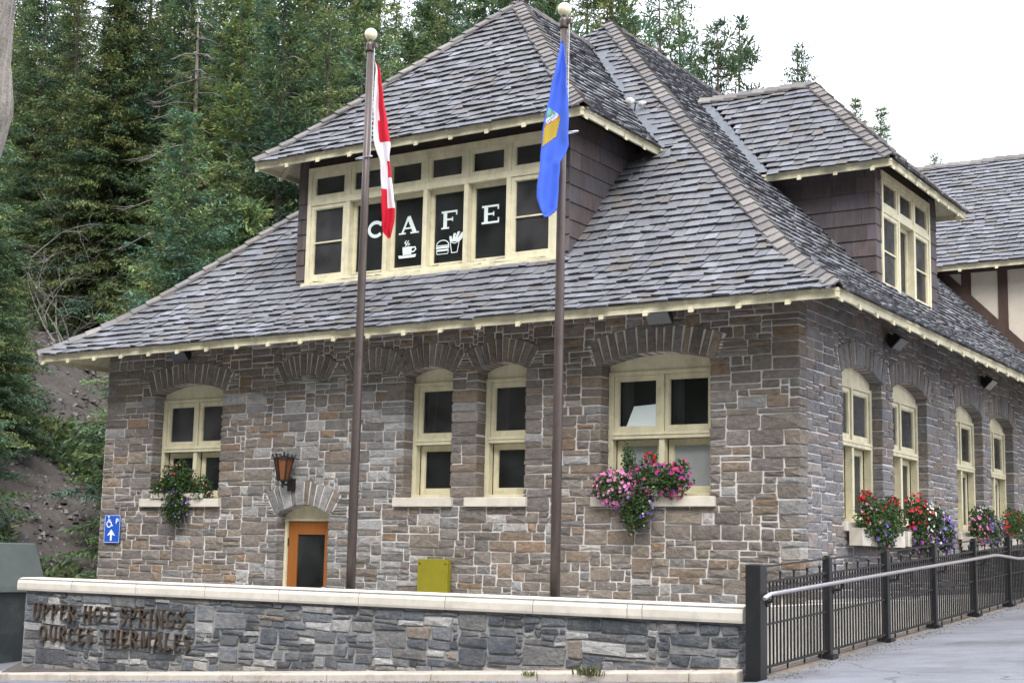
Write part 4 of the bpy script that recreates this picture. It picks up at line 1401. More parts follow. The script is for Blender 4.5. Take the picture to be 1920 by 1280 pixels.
def on_flag(px, py, off):
    t0, t1, NR, NC = gi
    j = (py - t0) / (t1 - t0) * NR
    best = None
    j0 = int(j)
    for k in range(NC // 2 + 1):
        p = grid[j0][k].lerp(grid[min(NR, j0 + 1)][k], j - j0)
        x = pix(p)[0]
        if best is None or abs(x - px) < best[0]: best = (abs(x - px), k, p, x)
    k = best[1]
    kb = max(0, min(NC // 2 - 1, k if best[3] <= px else k - 1))
    pa = grid[j0][kb].lerp(grid[min(NR, j0 + 1)][kb], j - j0); pb = grid[j0][kb + 1].lerp(grid[min(NR, j0 + 1)][kb + 1], j - j0)
    xa, xb = pix(pa)[0], pix(pb)[0]
    f = 0 if abs(xb - xa) < 1e-6 else max(-.3, min(1.3, (px - xa) / (xb - xa)))
    return pa.lerp(pb, f) - FWD * off
GOLD = srgb(198, 176, 70)
em = MB()
def shield_row(py):
    l = float(np.interp(py, [203, 222, 250, 276], [1027.5, 1024.5, 1019, 1016.5]))
    r = float(np.interp(py, [203, 214, 220, 256, 268, 276], [1029, 1047, 1051, 1043, 1028, 1018]))
    return l, max(r, l + .5)
ncell = 9
for q in range(24):
    pa, pb = 203 + 73 * q / 24, 203 + 73 * (q + 1) / 24
    for c in range(ncell):
        la, ra = shield_row(pa); lb, rb = shield_row(pb)
        f0, f1 = c / ncell, (c + 1) / ncell
        pm, fm = (pa + pb) / 2, (f0 + f1) / 2
        div = 236 - 20 * fm
        if pm > div + 4: col = GOLD if (q + c) % 2 else srgb(172, 134, 40)
        elif pm > div: col = srgb(176, 120, 60)
        elif pm > div - 10: col = srgb(206, 212, 222) if (c + q) % 3 else srgb(120, 140, 190)
        elif pm > div - 16: col = srgb(110, 150, 120)
        else: col = srgb(120, 180, 170)
        em.poly([on_flag(la + (ra - la) * f0, pa, .006), on_flag(lb + (rb - lb) * f0, pb, .006), on_flag(lb + (rb - lb) * f1, pb, .006), on_flag(la + (ra - la) * f1, pa, .006)], col)
em.build('emblem', M['flag'], fl)

# ---------------------------------------------------------------- CAFE lettering and pictures on the panes
F_p = lambda u, v, d: (u, D1Y + .115 - d, v)
B_ = .24; t_ = .09
CAFE = {
 'C': [(arc(.5, .5, .40, .40, 42, 318, 18), .2), ([(.80, .92), (.80, .66)], .07)],
 'A': [([(.16, .04), (.5, .98)], .13), ([(.5, .98), (.86, .04)], .25), ([(.28, .32), (.7, .32)], .09), ([(-.02, .04), (.36, .04)], t_), ([(.62, .04), (1.08, .04)], t_)],
 'F': [([(.25, .0), (.25, 1)], B_), ([(.02, .045), (.5, .045)], t_), ([(.02, .95), (.98, .95)], .11), ([(.3, .52), (.72, .52)], .1), ([(.95, .98), (.95, .74)], .08), ([(.7, .64), (.7, .4)], .07)],
 'E': [([(.25, .0), (.25, 1)], B_), ([(.02, .05), (.98, .05)], .11), ([(.02, .95), (.96, .95)], .11), ([(.3, .52), (.7, .52)], .1), ([(.93, .98), (.93, .74)], .08), ([(.95, .02), (.95, .28)], .08), ([(.68, .64), (.68, .4)], .07)],
}
for ch, x0, w in (('C', -7.62, .34), ('A', -6.97, .36), ('F', -6.15, .31), ('E', -5.385, .33)):
    s = MB(); stroke_mesh(s, F_p, CAFE[ch], x0, 6.64, w, .285, 0, .003); s.build('letter', M['decal'], cafe_window)
s = MB()    # steaming cup on a saucer
flat_poly(s, F_p, [(-6.885, 6.30), (-6.72, 6.30), (-6.71, 6.43), (-6.895, 6.43)], 0, .003)
flat_poly(s, F_p, [(-6.96, 6.25), (-6.64, 6.25), (-6.62, 6.30), (-6.76, 6.2905), (-6.87, 6.2905), (-6.975, 6.30)], 0, .0034)
stroke_mesh(s, F_p, [([(0, .9), (.6, .95), (.75, .6), (.4, .3), (0, .3)], .2)], -6.715, 6.31, .11, .11, 0, .0028)
stroke_mesh(s, F_p, [([(0, 0), (.25, .25), (-.1, .5), (.15, .9)], .17), ([(.4, 0), (.7, .25), (.3, .5), (.55, .85)], .14)], -6.84, 6.445, .12, .10, 0, .003)
s.build('cup_picture', M['decal'], cafe_window)
s = MB()    # burger and fries
flat_poly(s, F_p, [(-6.235, 6.335), (-5.985, 6.335), (-5.985, 6.365), (-6.235, 6.365)], 0, .003)
flat_poly(s, F_p, [(-6.225, 6.29), (-5.995, 6.29), (-5.995, 6.32), (-6.225, 6.32)], 0, .003)
stroke_mesh(s, F_p, [([(0, .0)] + arc(.5, 0, .5, 1.0, 180, 0, 10) + [(0, 0)], .16)], -6.23, 6.38, .24, .085, 0, .003)
stroke_mesh(s, F_p, [([(0, 1), (.06, .2), (.94, .2), (1, 1)], .18)], -6.225, 6.235, .23, .055, 0, .003)
s.build('burger_picture', M['decal'], cafe_window)
s = MB()
stroke_mesh(s, F_p, [([(0, 1), (.18, 0), (.8, 0), (1, 1), (.5, .86), (0, 1)], .07)], -5.965, 6.25, .17, .17, 0, .003)
for k, (a, h) in enumerate(((-.02, .09), (.03, .13), (.075, .15), (.12, .13), (.165, .14))):
    x = -5.955 + k * .034
    stroke_mesh(s, F_p, [([(0, 0), (a, h)], .022), ([(.02, 0), (a + .022, h)], .022)], x, 6.425, 1, 1, 0, .003 + .0008 * k)
s.build('fries_picture', M['decal'], cafe_window)

# ---------------------------------------------------------------- things on the front wall
def lantern():
    x, z = -8.44, 2.60
    t = thing('wall_lantern', (x, -.03, z), 'black iron lantern with amber panes above the orange door', 'lantern')
    cx, cy = x, -.22
    hexa = lambda r, zz: [(cx + r * math.cos(R_(60 * k + 30)), cy + r * math.sin(R_(60 * k + 30)), zz) for k in range(6)]
    lo, hi = hexa(.085, z + .10), hexa(.155, z + .44)
    s = MB()
    for k in range(6):
        s.bar(lo[k], hi[k], .022, .022); s.bar(lo[k], lo[(k + 1) % 6], .02, .02); s.bar(hi[k], hi[(k + 1) % 6], .024, .03)
        o = Vector(hi[k]) - Vector((cx, cy, hi[k][2]))
        s.bar(hi[k], Vector(hi[k]) + o * .25 + Vector((0, 0, .07)), .022, .014)
    s.poly(lo)
    s.tube([(cx, cy, z + .10), (cx, cy, z + .05), (cx, cy, z - .02)], [.05, .022, .012], 8)
    s.build('cage', M['iron'], t)
    for k in range(6):
        a, b, c, d = Vector(lo[k]), Vector(lo[(k + 1) % 6]), Vector(hi[(k + 1) % 6]), Vector(hi[k])
        cc = (a + b + c + d) / 4
        q = [cc + (p - cc) * .93 for p in (a, b, c, d)]
        inn = (Vector((cx, cy, cc.z)) - cc).normalized() * .006
        g = MB(); g.mesh([tuple(p + inn) for p in q] + [tuple(p + inn * 2) for p in q], [(0, 1, 2, 3), (7, 6, 5, 4), (0, 1, 5, 4), (1, 2, 6, 5), (2, 3, 7, 6), (3, 0, 4, 7)])
        g.build('pane', M['lamp_glass'], t)
    s = MB(); ro = [Vector((cx, cy, hi[0][2])) + (Vector(h) - Vector((cx, cy, h[2]))) * .96 for h in hi]
    for k in range(6): s.poly([ro[k], ro[(k + 1) % 6], (cx, cy, z + .50)])
    s.tube([(cx, cy, z + .49), (cx, cy, z + .55)], [.02, .008], 8)
    s.build('hood', M['iron'], t)
    s = MB(); s.box((x - .05, -.06, z - .06), (x + .1, -.032, z + .13)); s.bar((cx, cy, z + .04), (x + .03, -.05, z + .02), .02, .03)
    s.build('bracket', M['iron'], t)
lantern()

def parking_sign():
    u0, u1, v0, v1, = -12.63, -12.24, 1.68, 2.16
    t = thing('parking_sign', (-12.43, -.05, 1.68), 'blue accessible parking sign with white arrow on the stone wall', 'sign')
    F = lambda u, v, d: (u, -.045 - d, v)
    r = .03
    ol = []
    for (cx, cy, a) in ((u1 - r, v0 + r, -90), (u1 - r, v1 - r, 0), (u0 + r, v1 - r, 90), (u0 + r, v0 + r, 180)): ol += arc(cx, cy, r, r, a, a + 90, 4)
    s = MB(); flat_poly(s, F, ol, 0, .006, srgb(36, 84, 176)); s.build('board', M['sign'], t)
    w = (.85, .87, .9)
    s = MB(); ins = [(u0 + .012, v0 + .012), (u1 - .012, v0 + .012), (u1 - .012, v1 - .012), (u0 + .012, v1 - .012), (u0 + .012, v0 + .012)]
    stroke_mesh(s, F, [(ins, .006)], 0, 0, 1, 1, .006, .0068, w); s.build('border', M['sign'], t)
    s = MB(); cx = (u0 + u1) / 2 - .015; b = v0 + .05
    stroke_mesh(s, F, [([(0, 0), (0, .10)], .04)], cx, b - .01, 1, 1, .006, .0072, w)
    flat_poly(s, F, [(cx - .10, b + .075), (cx, b + .095), (cx + .10, b + .075), (cx, b + .18)], .006, .0076, w)
    s.build('arrow', M['sign'], t)
    s = MB(); x, z = u0 + .05, v0 + .285
    stroke_mesh(s, F, [([(.05, .13), (.055, .075), (.11, .07), (.135, .01), (.16, .015)], .02), (arc(.065, .04, .055, .055, 130, 380, 14), .017), ([(.05, .105), (.1, .105)], .015)], x, z, 1, 1, .006, .0072, w)
    flat_poly(s, F, [(x + .05 + a, z + .16 + b_) for a, b_ in arc(0, 0, .017, .017, 0, 330, 11)], .006, .0085, w)
    s.build('wheelchair_symbol', M['sign'], t)
    s = MB(); stroke_mesh(s, F, [([(0, 0), (0, .085)], .018), ([(0, .08), (.035, .08), (.05, .06), (.035, .042), (0, .042)], .016)], u1 - .10, v1 - .15, 1, 1, .006, .0072, w)
    s.build('letter', M['sign'], t)
parking_sign()

t = thing('utility_panel', (-5.58, -.05, .2), 'olive yellow rectangular metal panel on the wall behind the low wall', 'panel')
s = MB(); s.box((-5.85, -.12, .5), (-5.31, -.035, 1.535)); s.build('door_plate', M['panel'], t, bevel=.006)
for xx in (-5.81, -5.35):
    for z in (1.47, .56):
        s = MB(); s.tube([(xx, -.121, z), (xx, -.128, z)], .011, 8); s.build('screw', M['iron'], t)

def floodlight(P, out, along, label):
    P, O, A = Vector(P), Vector(out), Vector(along)
    t = thing('floodlight', P, label, 'light', 'floodlights under the eaves')
    s = MB()
    Zv = Vector((0, 0, 1))
    bk = P + O * .02; d = (O * .7 - Zv * .72).normalized(); u = (O * .72 + Zv * .7).normalized()
    c = P + O * .12
    def B(a, b, e, f, g, h): 
        q = []
        for (z_, ) in ((e,), (f,)):
            pass
        pts = []
        for w in (g, h):
            k = 1.0 if w == g else .78
            for (x_, y_) in ((a, e), (b, e), (b, f), (a, f)):
                pts.append(c + A * x_ * k + u * y_ * k + d * w)
        return pts
    s.hexa(B(-.19, .19, -.11, .11, .04, -.10)); s.build('housing', M['iron'], t, bevel=.008)
    g = MB(); g.hexa([c + A * x_ + u * y_ + d * w for w in (.042, .05) for (x_, y_) in ((-.175, -.095), (.175, -.095), (.175, .095), (-.175, .095))]); g.build('lens', M['lens'], t)
    s = MB(); s.bar(c - d * .05, P + O * .0 + Zv * .1, .04, .03); s.bar(P + Zv * .1 - A * .06, P + Zv * .1 + A * .06, .03, .08); s.build('bracket', M['iron'], t)
floodlight((-10.9, -.06, 4.83), (0, -1, 0), (1, 0, 0), 'dark floodlight under the front eave above the leftmost window')
floodlight((-1.9, -.06, 4.83), (0, -1, 0), (1, 0, 0), 'dark floodlight under the front eave above the wide right window')
floodlight((.06, 3.48, 4.84), (1, 0, 0), (0, 1, 0), 'dark floodlight under the side eave nearer the building corner')
floodlight((.06, 8.55, 4.80), (1, 0, 0), (0, 1, 0), 'dark floodlight under the side eave farther from the corner')

t = thing('roof_spotlight', (-4.1, 2.9, 9.5), 'small twin spotlight fixed beside the roof valley of the front dormer', 'light')
pR = Vector((dR - 1.05, main_y(D1.h(1.05)) - .02, D1.h(1.05) + .12))
t.location = pR
for k, off in enumerate((Vector((-.02, -.06, .1)), Vector((.16, .02, .06)))):
    s = MB(); c = pR + off
    s.tube([c + Vector((.02, .06, .02)), c, c - Vector((.02, .06, .03)), c - Vector((.025, .075, .035))], [.02, .06 - .02 * k, .075 - .025 * k, .07 - .025 * k], 12); s.build('lamp_head', M['rope'], t, smooth=True)
s = MB(); s.tube([pR - Vector((0, 0, .1)), pR + Vector((.03, 0, .08))], .012, 6); s.tube([pR + Vector((-.02, -.02, .08)), pR + Vector((.16, .04, .06))], .01, 6); s.build('arm', M['iron'], t)

# white plate put in as a reflection on the glass of the wide window
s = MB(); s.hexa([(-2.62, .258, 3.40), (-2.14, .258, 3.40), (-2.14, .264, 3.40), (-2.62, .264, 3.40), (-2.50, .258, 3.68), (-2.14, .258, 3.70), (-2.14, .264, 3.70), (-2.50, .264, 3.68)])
o = s.build('reflection_plate', M['decal']); tag(o, 'white slant-edged plate standing in for a reflection on the upper left pane of the wide window', 'board')
# ---------------------------------------------------------------- flower boxes
def petal_flower(s, p, n, r, col, rng, cen=(.5, .4, .05)):
    n = n.normalized()
    a = n.cross(Vector((0, 0, 1)))
    if a.length < .05: a = Vector((1, 0, 0))
    a.normalize(); b = n.cross(a)
    ph = rng.uniform(0, 6)
    for k in range(5):
        t = ph + 2 * math.pi * k / 5
        d = a * math.cos(t) + b * math.sin(t); e = a * math.cos(t + .62) + b * math.sin(t + .62); f = a * math.cos(t - .62) + b * math.sin(t - .62)
        s.poly([p, p + f * r * .75 + n * r * .22, p + d * r + n * r * .3, p + e * r * .75 + n * r * .22], mul(col, rng.uniform(.8, 1.12)))
    s.poly([p + n * .004 + a * r * .14, p + n * .004 + b * r * .14, p + n * .004 - a * r * .14, p + n * .004 - b * r * .14], mul(col, .45))

def leaf_quad(s, p, d, n, L, w, col):
    sd_ = d.cross(n)
    if sd_.length < 1e-3: sd_ = d.cross(Vector((0, 0, 1)))
    sd_.normalize(); sd_ *= w
    s.poly([p, p + d * L * .5 + sd_, p + d * L, p + d * L * .5 - sd_], col)

LEAFC = [srgb(70, 96, 52), srgb(58, 82, 44), srgb(86, 110, 60), srgb(52, 74, 46)]
def flower_box(label, F, u0, u1, vb, vt, dd, blobs, cols, seed, box=True, boxcol=None, nleaf=1500):
    """blobs: (u, v, d, ru, rv, rd, leaves share, list of (colour, count, size))"""
    rng = random.Random(seed)
    t = thing('flower_box', F((u0 + u1) / 2, vb, dd / 2), label, 'flower box', 'flower boxes under the windows')
    if box:
        s = MB()
        fbox(s, F, u0, u1, vb, vt, dd - .02, dd); fbox(s, F, u0, u1, vb, vt, .06, .08); fbox(s, F, u0, u0 + .02, vb, vt, .08, dd - .02); fbox(s, F, u1 - .02, u1, vb, vt, .08, dd - .02); fbox(s, F, u0 + .02, u1 - .02, vb, vb + .02, .08, dd - .02)
        fbox(s, F, u0 + .02, u1 - .02, vt - .05, vt - .04, .08, dd - .02, (.1, .07, .05))
        s.build('planter', M['coping'], t, bevel=.004)
    fol = MB(); fl_ = MB(); st = MB()
    for (bu, bv, bd, ru, rv, rd, share, fls) in blobs:
        n = int(nleaf * share)
        def pt(k=1.0):
            while True:
                a, b, c = rng.uniform(-1, 1), rng.uniform(-1, 1), rng.uniform(-.6, 1)
                q = a * a + b * b + c * c
                if q < 1 and q > .15 * rng.random(): break
            lump = 1 + .35 * noise.noise(Vector((a * 2.2 + seed, b * 2.2, c * 2.2)))
            return a * lump * k, b * lump * k, c * lump * k
        for _ in range(n):
            a, b, c = pt()
            P = Vector(F(bu + a * ru, bv + b * rv, bd + c * rd))
            N = (Vector(F(bu + a * ru * 1.1, bv + b * rv * 1.1, bd + c * rd * 1.1 + .01)) - P).normalized()
            d = Vector((rng.gauss(0, 1), rng.gauss(0, 1), rng.gauss(0, 1) - .2)).normalized()
            leaf_quad(fol, P, d, (N + Vector((rng.gauss(0, .5), rng.gauss(0, .5), rng.gauss(0, .5)))).normalized(), rng.uniform(.03, .065), rng.uniform(.009, .018), mul(rng.choice(LEAFC), rng.uniform(.6, 1.15)))
        for _ in range(max(3, n // 60)):
            a, b, c = pt(.9)
            st.tube([F(bu, max(bv - rv * .3, vb + .1) if bv > vb else vb + .1, max(.12, bd * .6)), F(bu + a * ru * .6, bv + b * rv * .5, bd + c * rd * .6), F(bu + a * ru, bv + b * rv, bd + c * rd)], .003, 4, mul(LEAFC[0], .8), cap=False)
        for (col, cnt, sz) in fls:
            sz *= .74
            col = mix(col, (.25, .2, .22), .12)
            for _ in range(int(cnt * 1.35)):
                a, b, c = pt()
                q = math.sqrt(a * a + b * b + c * c) + 1e-4
                k = rng.uniform(.9, 1.08) / q
                a, b, c = a * k, b * k, abs(c * k) if rng.random() < .8 else c * k
                P = Vector(F(bu + a * ru, bv + b * rv, bd + c * rd))
                N = Vector(F(bu + a, bv + b * .6 + .25, bd + c + .7)) - Vector(F(bu, bv, bd))
                petal_flower(fl_, P, N + Vector((rng.gauss(0, .25), rng.gauss(0, .25), rng.gauss(0, .25))), sz * rng.uniform(.75, 1.15), col, rng)
    tag(fol.build('foliage', M['leaf'], t), kind='stuff')
    tag(st.build('stems', M['leaf'], t), kind='stuff')
    tag(fl_.build('blossoms', M['petal'], t), kind='stuff')
    return t

PINK, DPINK, MAG, PUR, REDF, WHI, YEL, VIO = srgb(222, 130, 190), srgb(208, 70, 120), srgb(170, 40, 130), srgb(110, 50, 150), srgb(200, 20, 36), srgb(225, 222, 220), srgb(236, 180, 30), srgb(130, 110, 200)
# window at the left: a dark bushy box with few blossoms
flower_box('dark bushy flower box with few red blossoms under the leftmost front window', F_front, -11.5, -10.3, 2.435, 2.52, .10,
    [(-10.95, 2.72, .02, .42, .32, .17, .8, [(REDF, 4, .03), (YEL, 3, .028), (WHI, 6, .016), (DPINK, 6, .02)]), (-11.3, 2.58, .0, .25, .20, .15, .35, [(PINK, 5, .03), (WHI, 4, .016)]),
     (-10.45, 2.58, .0, .28, .22, .15, .4, [(PINK, 3, .02), (DPINK, 3, .018)]), (-10.85, 2.28, .14, .30, .30, .10, .6, [(PUR, 12, .03), (VIO, 8, .03), (WHI, 5, .016)])], None, 101, nleaf=2200)
# the wide window: pink left, magenta right, purple trailing
flower_box('long flower box full of pink and magenta petunias on the wide front window sill', F_front, -2.85, -1.6, 2.435, 2.52, .12,
    [(-2.58, 2.54, .10, .36, .24, .17, .5, [(PINK, 85, .034), (srgb(232, 168, 210), 40, .03), (DPINK, 12, .028)]), (-1.98, 2.64, .08, .5, .24, .17, .75, [(MAG, 42, .034), (DPINK, 16, .034), (PUR, 16, .03)]),
     (-2.25, 2.26, .16, .25, .32, .12, .45, [(PUR, 10, .034), (VIO, 6, .03), (WHI, 6, .02)]), (-1.72, 2.60, .08, .22, .20, .15, .3, [(MAG, 18, .034), (DPINK, 6, .032)]),
     (-2.08, 2.95, .04, .09, .09, .08, .04, [(REDF, 14, .03)]), (-2.44, 2.92, .0, .09, .22, .08, .10, []), (-1.62, 2.82, .06, .12, .1, .08, .05, [(DPINK, 14, .034)])], None, 102, nleaf=2600)
SB = .25
flower_box('white flower box nearest the corner with leafy greens and red geraniums', F_side, 1.62, 3.42, 1.84, 2.08, SB,
    [(1.95, 2.21, .24, .36, .30, .17, .6, [(DPINK, 6, .03), (PINK, 8, .03), (REDF, 5, .032)]), (2.75, 2.23, .24, .45, .26, .17, .5, [(REDF, 6, .034), (PINK, 5, .032), (MAG, 4, .03)]), (1.9, 2.51, .2, .2, .07, .1, .05, [(REDF, 16, .045), (DPINK, 8, .04)]), (2.95, 2.48, .2, .2, .08, .1, .05, [(REDF, 16, .045)]), (2.35, 1.98, .32, .35, .2, .07, .3, [(VIO, 12, .04), (PUR, 6, .04), (PINK, 5, .035)])], None, 103, nleaf=2600)
flower_box('white flower box second from the corner with red, white and violet blossoms', F_side, 3.56, 5.35, 1.86, 2.08, SB,
    [(3.95, 2.35, .24, .35, .28, .16, .4, [(REDF, 45, .042)]), (4.7, 2.25, .24, .45, .30, .17, .5, [(WHI, 60, .032), (REDF, 8, .04)]), (5.15, 2.08, .3, .40, .28, .14, .5, [(VIO, 55, .04), (PUR, 25, .04), (WHI, 10, .03)]), (4.0, 1.98, .3, .35, .22, .12, .35, [(PUR, 18, .04), (MAG, 8, .04)])], None, 104, nleaf=2600)
flower_box('flower box third from the corner with pink and violet petunias', F_side, 7.0, 8.7, 1.86, 2.08, SB,
    [(7.4, 2.23, .24, .45, .30, .16, .6, [(PINK, 34, .04), (srgb(216, 110, 150), 24, .04)]), (8.2, 2.18, .25, .5, .28, .16, .5, [(VIO, 34, .04), (PINK, 12, .04)]), (7.8, 2.48, .2, .7, .12, .14, .3, [(WHI, 16, .028)])], None, 105, nleaf=2200)
flower_box('flower box fourth from the corner with red geraniums among green leaves', F_side, 9.15, 10.85, 1.9, 2.1, SB,
    [(9.5, 2.38, .24, .4, .26, .16, .5, [(REDF, 30, .042)]), (10.3, 2.33, .24, .5, .30, .16, .7, [(WHI, 20, .03), (REDF, 5, .04)])], None, 106, nleaf=1800)

# ---------------------------------------------------------------- railing along the ramp
FX = .88
rail = thing('ramp_railing', (FX, 2, .6), 'black iron railing with silver handrail climbing beside the paved ramp', 'railing')
def base_z(y): return .45 + .0535 * (y + 3.42)
py_ = [-3.42 + 2.02 * k for k in range(9)]
for k, y in enumerate(py_):
    h = .084 if k == 0 else .044
    s = MB(); s.box((FX - h, y - h, base_z(y) - .35), (FX + h, y + h, base_z(y) + 1.11 + (.01 if k == 0 else 0)))
    s.box((FX - h * .7, y - h * .7, base_z(y) + 1.11), (FX + h * .7, y + h * .7, base_z(y) + 1.128))
    s.build('post', M['iron'], rail, bevel=.008)
    s = MB(); zz = base_z(y) + .80
    s.tube([(FX + h * .9, y + .09, zz - .06), (FX + .13, y + .09, zz - .05), (FX + .15, y + .09, zz + .03)], .014, 8); s.tube([(FX + h, y + .09, zz - .06), (FX + h + .012, y + .09, zz - .06)], .045, 12)
    s.build('bracket', M['iron'], rail)
    if k: 
        s = MB(); s.box((FX - .09, y - .09, base_z(y) - .05), (FX + .09, y + .09, base_z(y) + .03)); s.build('base_plate', M['iron'], rail)
for (dz, w, h, nm) in ((1.09, .018, .018, 'top_rail'), (.93, .03, .022, 'upper_rail'), (.86, .022, .018, 'upper_rail'), (.50, .024, .018, 'middle_rail'), (.07, .03, .024, 'bottom_rail')):
    s = MB()
    for k in range(len(py_) - 1):
        s.bar((FX, py_[k] + .05, base_z(py_[k]) + dz), (FX, py_[k + 1] - .05, base_z(py_[k + 1]) + dz), w, h)
    s.build(nm, M['iron'], rail)
for k in range(len(py_) - 1):
    n = 19
    for i in range(n):
        y = py_[k] + .11 + (2.02 - .2) * (i + .5) / n
        tall = i % 4 == 1
        s = MB(); b = base_z(y)
        s.box((FX - .0085, y - .0085, b + (.0 if i % 5 == 2 else .06)), (FX + .0085, y + .0085, b + (1.0 if tall else .935)))
        if tall: s.tube([(FX, y, b + .99), (FX, y, b + 1.02), (FX, y, b + 1.05)], [.012, .02, .004], 8)
        s.build('baluster', M['iron'], rail)
s = MB(); hx = FX + .15
hp = [(-3.55, 1.235), (-3.42, 1.275), (-3.25, 1.285), (-1, 1.415), (1.2, 1.54), (3.4, 1.66), (5.2, 1.765), (5.5, 1.772), (6.7, 1.735), (7.0, 1.74), (8.4, 1.83), (12.7, 2.07)]
s.tube([(hx, y, z) for y, z in hp], .024, 12); s.build('handrail', M['steel'], rail, smooth=True)
mb = MB()       # stone edge under the railing
yy = -3.3
re_ = random.Random(4)
root = None
while yy < 12.6:
    L = re_.uniform(.25, .6)
    s = MB()
    a, b = yy + .006, yy + L - .006
    x1 = 1.0 + re_.uniform(-.01, .015)
    s.hexa([(.72, a, -.2), (x1, a, -.2), (x1, b, -.2), (.72, b, -.2), (.72, a, base_z(a) + .0), (x1, a, base_z(a) - .03), (x1, b, base_z(b) - .03), (.72, b, base_z(b))], mul(re_.choice([srgb(134, 122, 112), srgb(120, 112, 106), srgb(112, 108, 106)]), re_.uniform(.85, 1.1)))
    if root is None: root = tag(s.build('ramp_kerb', M['stone'], None, bevel=.012), kind='structure')
    else: s.build('kerb_stone', M['stone'], root, bevel=.012)
    yy += L

# ---------------------------------------------------------------- green bin behind the wall's left end
bt = thing('bear_proof_bin', (-13.6, -1.6, .1), 'large green steel waste container with sloping hood at the left edge', 'bin')
G1, G2 = srgb(94, 103, 100), srgb(50, 55, 57)
bd_ = 24.0
def bp(px, py, d): return at(px, py, d)
pr_ = [(bp(70, 1022, bd_), bp(92, 1104, bd_))]
BXR = -13.0
y0, y1 = -2.4, -.9
p_top = at(68, 1018, 24.6); p_sh = at(88, 1098, 24.6)
zt_, zs_ = p_top.z, p_sh.z
xr_t, xr_s = p_top.x, p_sh.x
yf = p_sh.y - 1.6
s = MB()
xl = xr_s - 2.6
s.hexa([(xl, yf, zs_), (xr_s, yf, zs_), (xr_s, yf + 1.6, zs_), (xl, yf + 1.6, zs_), (xl, yf + .22, zt_), (xr_t, yf + .22, zt_), (xr_t, yf + 1.4, zt_), (xl, yf + 1.4, zt_)], G1)
s.build('hood', M['bin'], bt, bevel=.02)
s = MB(); s.box((xl + .03, yf + .04, -.6), (xr_s - .05, yf + 1.5, zs_ - .002), G2); s.build('body', M['bin'], bt, bevel=.015)
s = MB(); s.box((xl, yf - .02, zs_ - .10), (xr_s + .015, yf + 1.62, zs_ + .015), G1); s.build('rim', M['bin'], bt, bevel=.01)
s = MB()
zz = zs_ + (zt_ - zs_) * .72
s.bar((xl + .2, yf + .22 * .72 - .02, zz), (xr_s - .32, yf + .22 * .72 - .02, zz), .02, .03, mul(G1, .7)); s.build('lid_seam', M['bin'], bt)
s = MB(); lx = at(22, 1085, 23.2).x; s.box((lx - .09, yf - .035, zs_ + .05), (lx + .09, yf + .02, zs_ + .14), mul(G1, 1.1)); s.box((lx - .03, yf - .06, zs_ + .07), (lx + .03, yf - .034, zs_ + .1), (.03, .03, .03)); s.build('latch', M['bin'], bt, bevel=.006)

# ---------------------------------------------------------------- weathered leaning trunk at the left edge
dT = 9.0
rng = random.Random(8)
pts, rads = [], []
for k, (px, py) in enumerate(((60, -900), (8, -300), (-18, 0), (-30, 120), (-27, 210), (-52, 300), (-90, 640), (-140, 1150), (-170, 1500))):
    p = at(px, py, dT)
    pts.append(p); rads.append((.145, .15, .152, .152, .158, .160, .17, .19, .21)[k])
gz = road_z(pts[-1].x, pts[-1].y)
s = MB()
fine, fr_ = [], []
for i in range(len(pts) - 1):
    for q in range(6):
        f = q / 6
        fine.append(pts[i].lerp(pts[i + 1], f)); fr_.append((rads[i] + (rads[i + 1] - rads[i]) * f) * (1 + .03 * noise.noise(Vector((i * 3 + f * 3, 2, 1)))))
fine.append(Vector((pts[-1].x - .02, pts[-1].y, gz - .3))); fr_.append(.24)
s.tube(fine, fr_, 28)
vv = []
for i, p in enumerate(s.v):
    pv = Vector(p); ring = i // 28
    c = fine[min(ring, len(fine) - 1)]
    k = i % 28
    n_ = noise.noise(Vector((math.cos(k / 28 * 6.283) * 2.5, math.sin(k / 28 * 6.283) * 2.5, ring * .12))) * .10 + .04 * math.sin(k * 2.7)
    vv.append(tuple(c + (pv - c) * (1 + n_)))
s.v = vv
s.c = [srgb(150, 142, 132)] * len(s.f)
t = thing('dead_tree', (pts[-1].x, pts[-1].y, gz), 'weathered pale grey bare trunk leaning at the left edge close to the camera', 'tree')
s.build('trunk', M['dead_wood'], t, smooth=True)

# ---------------------------------------------------------------- conifers
NEED = [srgb(94, 115, 79), srgb(105, 124, 83), srgb(85, 108, 81), srgb(116, 131, 85), srgb(90, 115, 94), srgb(128, 137, 90)]
def needle_twig(v, f, c, p, d, L, w, col, rng):
    """a narrow twig of needles: two blades crossed along d"""
    up = Vector((rng.gauss(0, .6), rng.gauss(0, .6), 1)).normalized()
    s1 = d.cross(up)
    if s1.length < 1e-3: return
    s1.normalize()
    n = len(v)
    e = p + d * L
    mdl = p + d * L * .45
    v += [tuple(p), tuple(mdl + s1 * w), tuple(e), tuple(mdl - s1 * w)]
    f.append((n, n + 1, n + 2, n + 3)); c.append(col)

